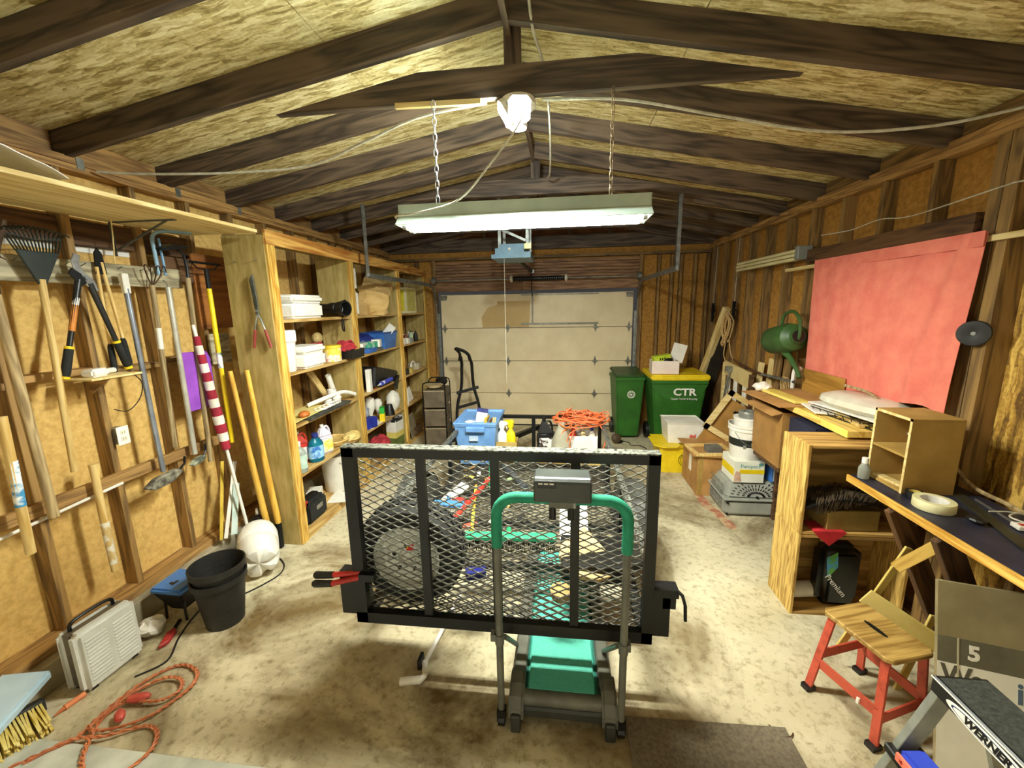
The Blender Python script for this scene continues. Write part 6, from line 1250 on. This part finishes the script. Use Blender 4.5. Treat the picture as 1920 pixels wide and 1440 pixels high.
def tape(name, label, loc, r, h, m, mc):
    t = thing(name, label, 'tape', loc)
    MB().lathe([(r*.68, 0), (r*.98, 0), (r, .002), (r, h-.002), (r*.98, h), (r*.68, h), (r*.68, 0)], n=32, cap=False).obj('roll', m, t, smooth=True)
    MB().lathe([(r*.64, .001), (r*.68, .001), (r*.68, h*.98), (r*.64, h*.98), (r*.64, .001)], n=32, cap=False).obj('core', mc, t, smooth=True); return t
tape('masking_tape_roll', 'wide cream masking tape roll on the dark blue bench', (1.78, 2.06, .957), .078, .045, pm('masking', 'e9e3b6', 'd9d29f', 8, rough=.6), WHITE)
tape('black_tape_roll', 'black electrical tape roll beside the cubby', (1.78, 2.17, .957), .036, .035, BLACK, pm('tape_core', 'd8c46a', 'b9a34a', 8))
t = thing('steel_square', 'long dark metal straightedge lying across the bench', 'straightedge', (1.93, 1.95, .957), -18)
MB().bx(-.025, .025, -.35, .35, 0, .006).obj('blade', pm('dark_olive_metal', '3d3c2c', '2a2a1e', 9, rough=.4, metal=.3), t)
t = thing('thin_steel_rod', 'thin steel rod with white tag lying beside the straightedge', 'rod', (1.98, 1.86, .965), -12)
MB().cyl((0, -.3, 0), (0, .3, 0), .006, n=8).obj('rod', STEEL, t); MB().bx(-.025, .025, .0, .05, -.005, .015).obj('white_tag', WHITE, t, bevel=.003); MB().bx(-.012, .012, .01, .03, .015, .017).obj('red_mark', RED, t)
cable('white_cord_loop', 'loop of thin white cord on the right end of the bench', [(1.98, 2.02, .97), (2.08, 2.0, .975), (2.12, 1.9, .975), (2.06, 1.86, .975), (2.0, 1.95, .98), (2.1, 1.98, .98), (2.16, 1.8, .98)], .004, CAB, 'cord')
tag(MB().sph((0, 0, .015), (.03, .04, .015), 10, 6).obj('black_lump', BLACK, loc=(1.85, 1.93, .957)), 'small black gadget on the bench beside the straightedge', 'gadget')
# ---------------------------------------------------------------- stool, cardboard, step ladder
t = thing('red_step_stool', 'step stool with worn wooden seat and red metal legs', 'stool', (1.47, 1.87, 0), 17)
SR = pm('stool_red', 'c4523c', '963624', 14, rough=.5, lo=.3, hi=.5)
seat = MB().prism([(-.1, -.165), (.1, -.165), (.125, -.14), (.125, .14), (.1, .165), (-.1, .165), (-.125, .14), (-.125, -.14)], 'z', .405, .43).obj('seat', wood('seat_wood', 'c39f58', '8e6a2c', 6), t, bevel=.005)
MB().prism([(.012*cos(a)+(0), .055*sin(a)) for a in [2*pi*i/16 for i in range(16)]], 'z', .4295, .431).obj('hand_slot', BLACK, seat)
ft = [(-.18, .13), (-.15, -.17), (.16, -.13), (.17, .16)]; tp = [(-.1, .12), (-.1, -.13), (.1, -.13), (.1, .12)]
for (a, b_), (c, d) in zip(ft, tp):
    MB().bar((a, b_, .02), (c, d, .41), .035, .012, up=(1, 0, 0)).obj('leg', SR, t); MB().box((a, b_, .012), (.05, .04, .024)).obj('rubber_foot', BLACK, t)
def lp(i, z):
    k = (z-.02)/.39; return V((ft[i][0]+(tp[i][0]-ft[i][0])*k, ft[i][1]+(tp[i][1]-ft[i][1])*k, z))
for i, j, z in ((0, 1, .16), (1, 2, .13), (2, 3, .16), (3, 0, .2)): MB().bar(lp(i, z), lp(j, z), .008, .05).obj('crossbar', SR, t)
MB().box(tuple(lp(0, .16).lerp(lp(1, .14), .72)), (.02, .012, .03)).obj('heart_sticker', WHITE, t)
t = thing('yellow_wood_backrest', 'pale yellow wooden slats propped behind the red stool', 'slats', (1.6, 2.1, 0))
beam('wide_slat', (-.04, -.02, .45), (.22, -.16, .3), .012, .09, pm('slat_paleyellow', 'e6cf7c', 'd2b75c', 5), t)
beam('diagonal_slat', (-.12, .0, .1), (.14, .0, .72), .035, .012, MATS['slat_paleyellow'], t, up=(0, 1, 0)); beam('diagonal_slat', (.1, -.12, .0), (.22, -.1, .42), .035, .012, MATS['slat_paleyellow'], t, up=(0, 1, 0))
t = thing('flattened_carton', 'flattened brown carton with grey band and large letters behind the ladder', 'cardboard', (1.53, 1.545, .0), -14, rx=-15)
MB().bx(0, .55, 0, .02, 0, .81).obj('sheet', pm('carton_greybrown', '9b8d6a', '857856', 5, rough=.85), t)
MB().bx(0, .55, -.001, 0, .485, .59).obj('grey_band', pm('band_grey', '6a6550', '575342', 7), t); MB().bx(0, .55, -.001, 0, .02, .485).obj('white_area', pm('carton_white2', 'f0eee2', 'e2dfd0', 5), t)
txt('lettering', 'Wa', .115, pm('ink_grey', '5c584a', '4a473b', 6), t, (.08, -.0015, .432), (90, 0, 0), .0006, .8, 0, .003); txt('lettering', '5', .08, WHITE, t, (.115, -.0015, .537), (90, 0, 0), .0006, 1, 0, .003); txt('lettering', 'id', .115, pm('ink_blue', '5a6f86', '4b5e74', 6), t, (.28, -.0015, .42), (90, 0, 0), .0006, .9, 0, .003)
MB().bx(.062, .068, -.0025, -.001, .3, .59).obj('tape_line', pm('tape_pale', 'c9c2a4', 'b5ad8e', 6), t)
# step ladder
ALU = pm('ladder_grey', 'a9aa9f', '8c8d83', 9, rough=.4, metal=.5)
t = thing('step_ladder', 'low grey step ladder with black top cap and oval white badge', 'ladder', (1.2, .95, 0))
cap = MB().bx(0, .16, 0, .34, .69, .75).obj('top_cap', BLACK, t, bevel=.006)
MB().bx(.012, .15, .015, .325, .75, .753).obj('tread_pad', pm('pad_grain', '3a3d36', '24261f', 90, rough=.9, bump=.4), cap); MB().bx(-.0005, .001, .0, .34, .742, .746).obj('white_pinstripe', WHITE, cap)
def badge(par, x, y, z, w, h, s, m, bold=.004):
    MB().prism([(w/2*cos(a), h/2*sin(a)) for a in [2*pi*i/28 for i in range(28)]], 'x', -.002, 0).obj('oval_badge', WHITE, par, loc=(x, y, z))
    MB().prism([(w/2*.86*cos(a), h/2*.74*sin(a)) for a in [2*pi*i/28 for i in range(28)]], 'x', -.0026, -.002).obj('badge_ring', m, par, loc=(x, y, z)); MB().prism([(w/2*.8*cos(a), h/2*.62*sin(a)) for a in [2*pi*i/28 for i in range(28)]], 'x', -.0032, -.0026).obj('badge_field', WHITE, par, loc=(x, y, z))
    txt('lettering', 'WERNER', s, BLACK, par, (x-.0034, y, z), (90, 0, -90), .0006, 1, .25, bold)
INK = pm('badge_navy', '1f2a5c', '161e44', 6)
badge(cap, 0, .155, .716, .25, .044, .033, INK, .0016)
for y in (.02, .32):
    beam('front_rail', (.03, y, .7), (-.2, y+(.03 if y > .1 else -.03), .0), .025, .055, ALU, t, up=(1, 0, 0)); beam('rear_rail', (.14, y, .7), (.36, y, 0), .022, .03, ALU, t, up=(1, 0, 0))
for z in (.46, .23):
    x = .03-.23*(.7-z)/.7; s_ = MB().bx(x-.05, x+.06, .0, .345, z-.025, z+.005).obj('step', BLACK, t, bevel=.004)
    if z > .4: badge(s_, x-.05, .2, z-.011, .14, .024, .016, INK, .0006)
beam('rear_brace', (.25, .02, .35), (.25, .32, .35), .02, .03, ALU, t)
t = thing('red_blue_carton', 'blue and red striped carton lying on the ladder step', 'box', (1.16, 1.12, .466), 6)
MB().bx(-.05, .03, -.12, .12, 0, .045).obj('carton', pm('carton_royal', '2a3fb0', 'e8e8f2', 9, lo=.35, hi=.42), t, bevel=.01, seg=2); MB().bx(-.058, -.05, -.12, .12, .002, .03).obj('red_stripe', pm('stripe_salmon', 'e07a62', 'd0604a', 8), t)
for k in range(4): MB().prism([(.008*cos(a)*(1 if i % 2 else .45), .008*sin(a)*(1 if i % 2 else .45)) for i, a in enumerate([2*pi*i/10 for i in range(10)])], 'x', -.0595, -.058).obj('star', pm('star_red', 'a02a20', '84201a', 6), t, loc=(0, .1-.03*k, .016))
tag(crumple(MB().sph((0, 0, .06), (.07, .09, .07), 12, 8), 15, .03).obj('white_paper_bag', WHITE, loc=(1.24, 1.05, .47)), 'crumpled white paper bag behind the striped carton on the ladder', 'bag')
# floor mat
tag(MB().bx(-.35, .38, -.3, .15, 0, .008).obj('floor_mat', pm('mat_taupe', '7d7260', '655b4b', 60, rough=.95, bump=.3), loc=(.66, 1.55, 0), rot=(0, 0, .03)), 'flat grey-brown floor mat beside the treadmill', 'mat')
tag(MB().tube(smoothpts([(0, 0, 0), (.03, -.05, 0), (.07, -.05, .004), (.09, -.03, 0)], 4), .003, 5).obj('dry_twig', W_DARK, loc=(.97, 1.72, .004)), 'small dry twig on the concrete near the stool', 'twig')
# drawer cart and hand truck at the back left
t = thing('drawer_cart', 'brown three-drawer cart with wire handles in front of the shelves', 'drawer cart', (-1.72, 5.42, 0), 6)
DRW = pm('drawer_brown', '6a5d49', '54493a', 8, rough=.6)
for k in range(3):
    d_ = MB().bx(-.14, .14, -.2, .2, .1+.26*k, .335+.26*k).obj('drawer', DRW, t, bevel=.006); MB().bx(-.14, .14, -.203, -.2, .325+.26*k, .338+.26*k).obj('drawer_edge', pm('edge_pale', 'a89a7c', '8f8266', 8), d_)
    for y in (-.08, .1): MB().bx(.14, .146, y-.02, y+.02, .22+.26*k, .24+.26*k).obj('side_slot', BLACK, d_)
for x in (-.15, .15):
    for y in (-.2, .2): MB().cyl((x, y, .0), (x, y, .92), .009, n=6).obj('post', BLKM, t)
for y in (-.2, .2): MB().tube([(-.15, y, .9), (-.14, y, .95), (-.1, y, .97), (.1, y, .97), (.14, y, .95), (.15, y, .9)], .009, 6).obj('handle', BLKM, t, smooth=True)
tag(MB().lathe([(.001, 0), (.1, 0), (.12, .03), (.125, .035)], n=18).obj('cream_dish', pm('dish_cream', 'd8c49a', 'c2ab7c', 6), loc=(-1.73, 5.36, .885), smooth=True), 'shallow cream dish on top of the drawer cart', 'dish')
tag(crumple(MB().sph((0, 0, .05), (.09, .08, .05), 12, 8), 6, .03).obj('black_cable_heap', BLACK, loc=(-1.68, 5.54, .885)), 'heap of black cable at the back of the drawer cart', 'cable')
t = thing('hand_truck', 'black folding hand truck with curved handle standing by the overhead door', 'hand truck', (-1.36, 5.75, 0), 12)
for s in (-1, 1): MB().tube(smoothpts([(s*.17, -.1, .1), (s*.16, 0, .5), (s*.09, .05, .8), (s*.075, .05, 1.05), (s*.07, .04, 1.15), (s*.06+(-.02), -.02, 1.25)], 5), .022, 8).obj('side_rail', BLACK, t, smooth=True)
MB().tube(smoothpts([(.05, .0, 1.2), (.03, -.03, 1.28), (-.04, -.06, 1.34), (-.14, -.1, 1.38)], 5), .024, 8).obj('handle', BLACK, t, smooth=True); MB().tube(smoothpts([(-.1, .0, 1.2), (-.09, -.04, 1.3), (-.15, -.1, 1.38)], 5), .02, 8).obj('handle', BLACK, t, smooth=True)
for z in (.25, .5, .72): MB().bar((-.16, 0, z), (.16, .0, z+.08), .03, .04).obj('cross_brace', BLACK, t)
MB().bx(-.2, .2, -.3, -.1, .02, .035).obj('toe_plate', BLACK, t)
for s in (-1, 1): MB().cyl((s*.2, -.03, .1), (s*.24, -.03, .1), .1, n=18).obj('wheel', TIRE, t, smooth=True)

t = thing('brown_work_lamp', 'brown round work lamp with black cord on the floor by the green bin', 'lamp', (.8, 5.75, .0), -30)
MB().lathe([(.02, .0), (.05, .01), (.07, .06), (.06, .1), (.03, .13)], n=16).tf(M.Translation((0, 0, .07)) @ M.Rotation(rad(70), 4, 'X')).obj('shade', pm('lamp_brown', '5a4a34', '3f3324', 8, rough=.5), t, smooth=True)
MB().bx(-.05, .05, .0, .08, 0, .02).obj('base', BLACK, t)
MB().tube(smoothpts([(0, .05, .03), (.12, .1, .006), (.2, .0, .006), (.3, .05, .006), (.42, -.02, .006)], 5), .006, 5).obj('cord', BLACK, t, smooth=True)
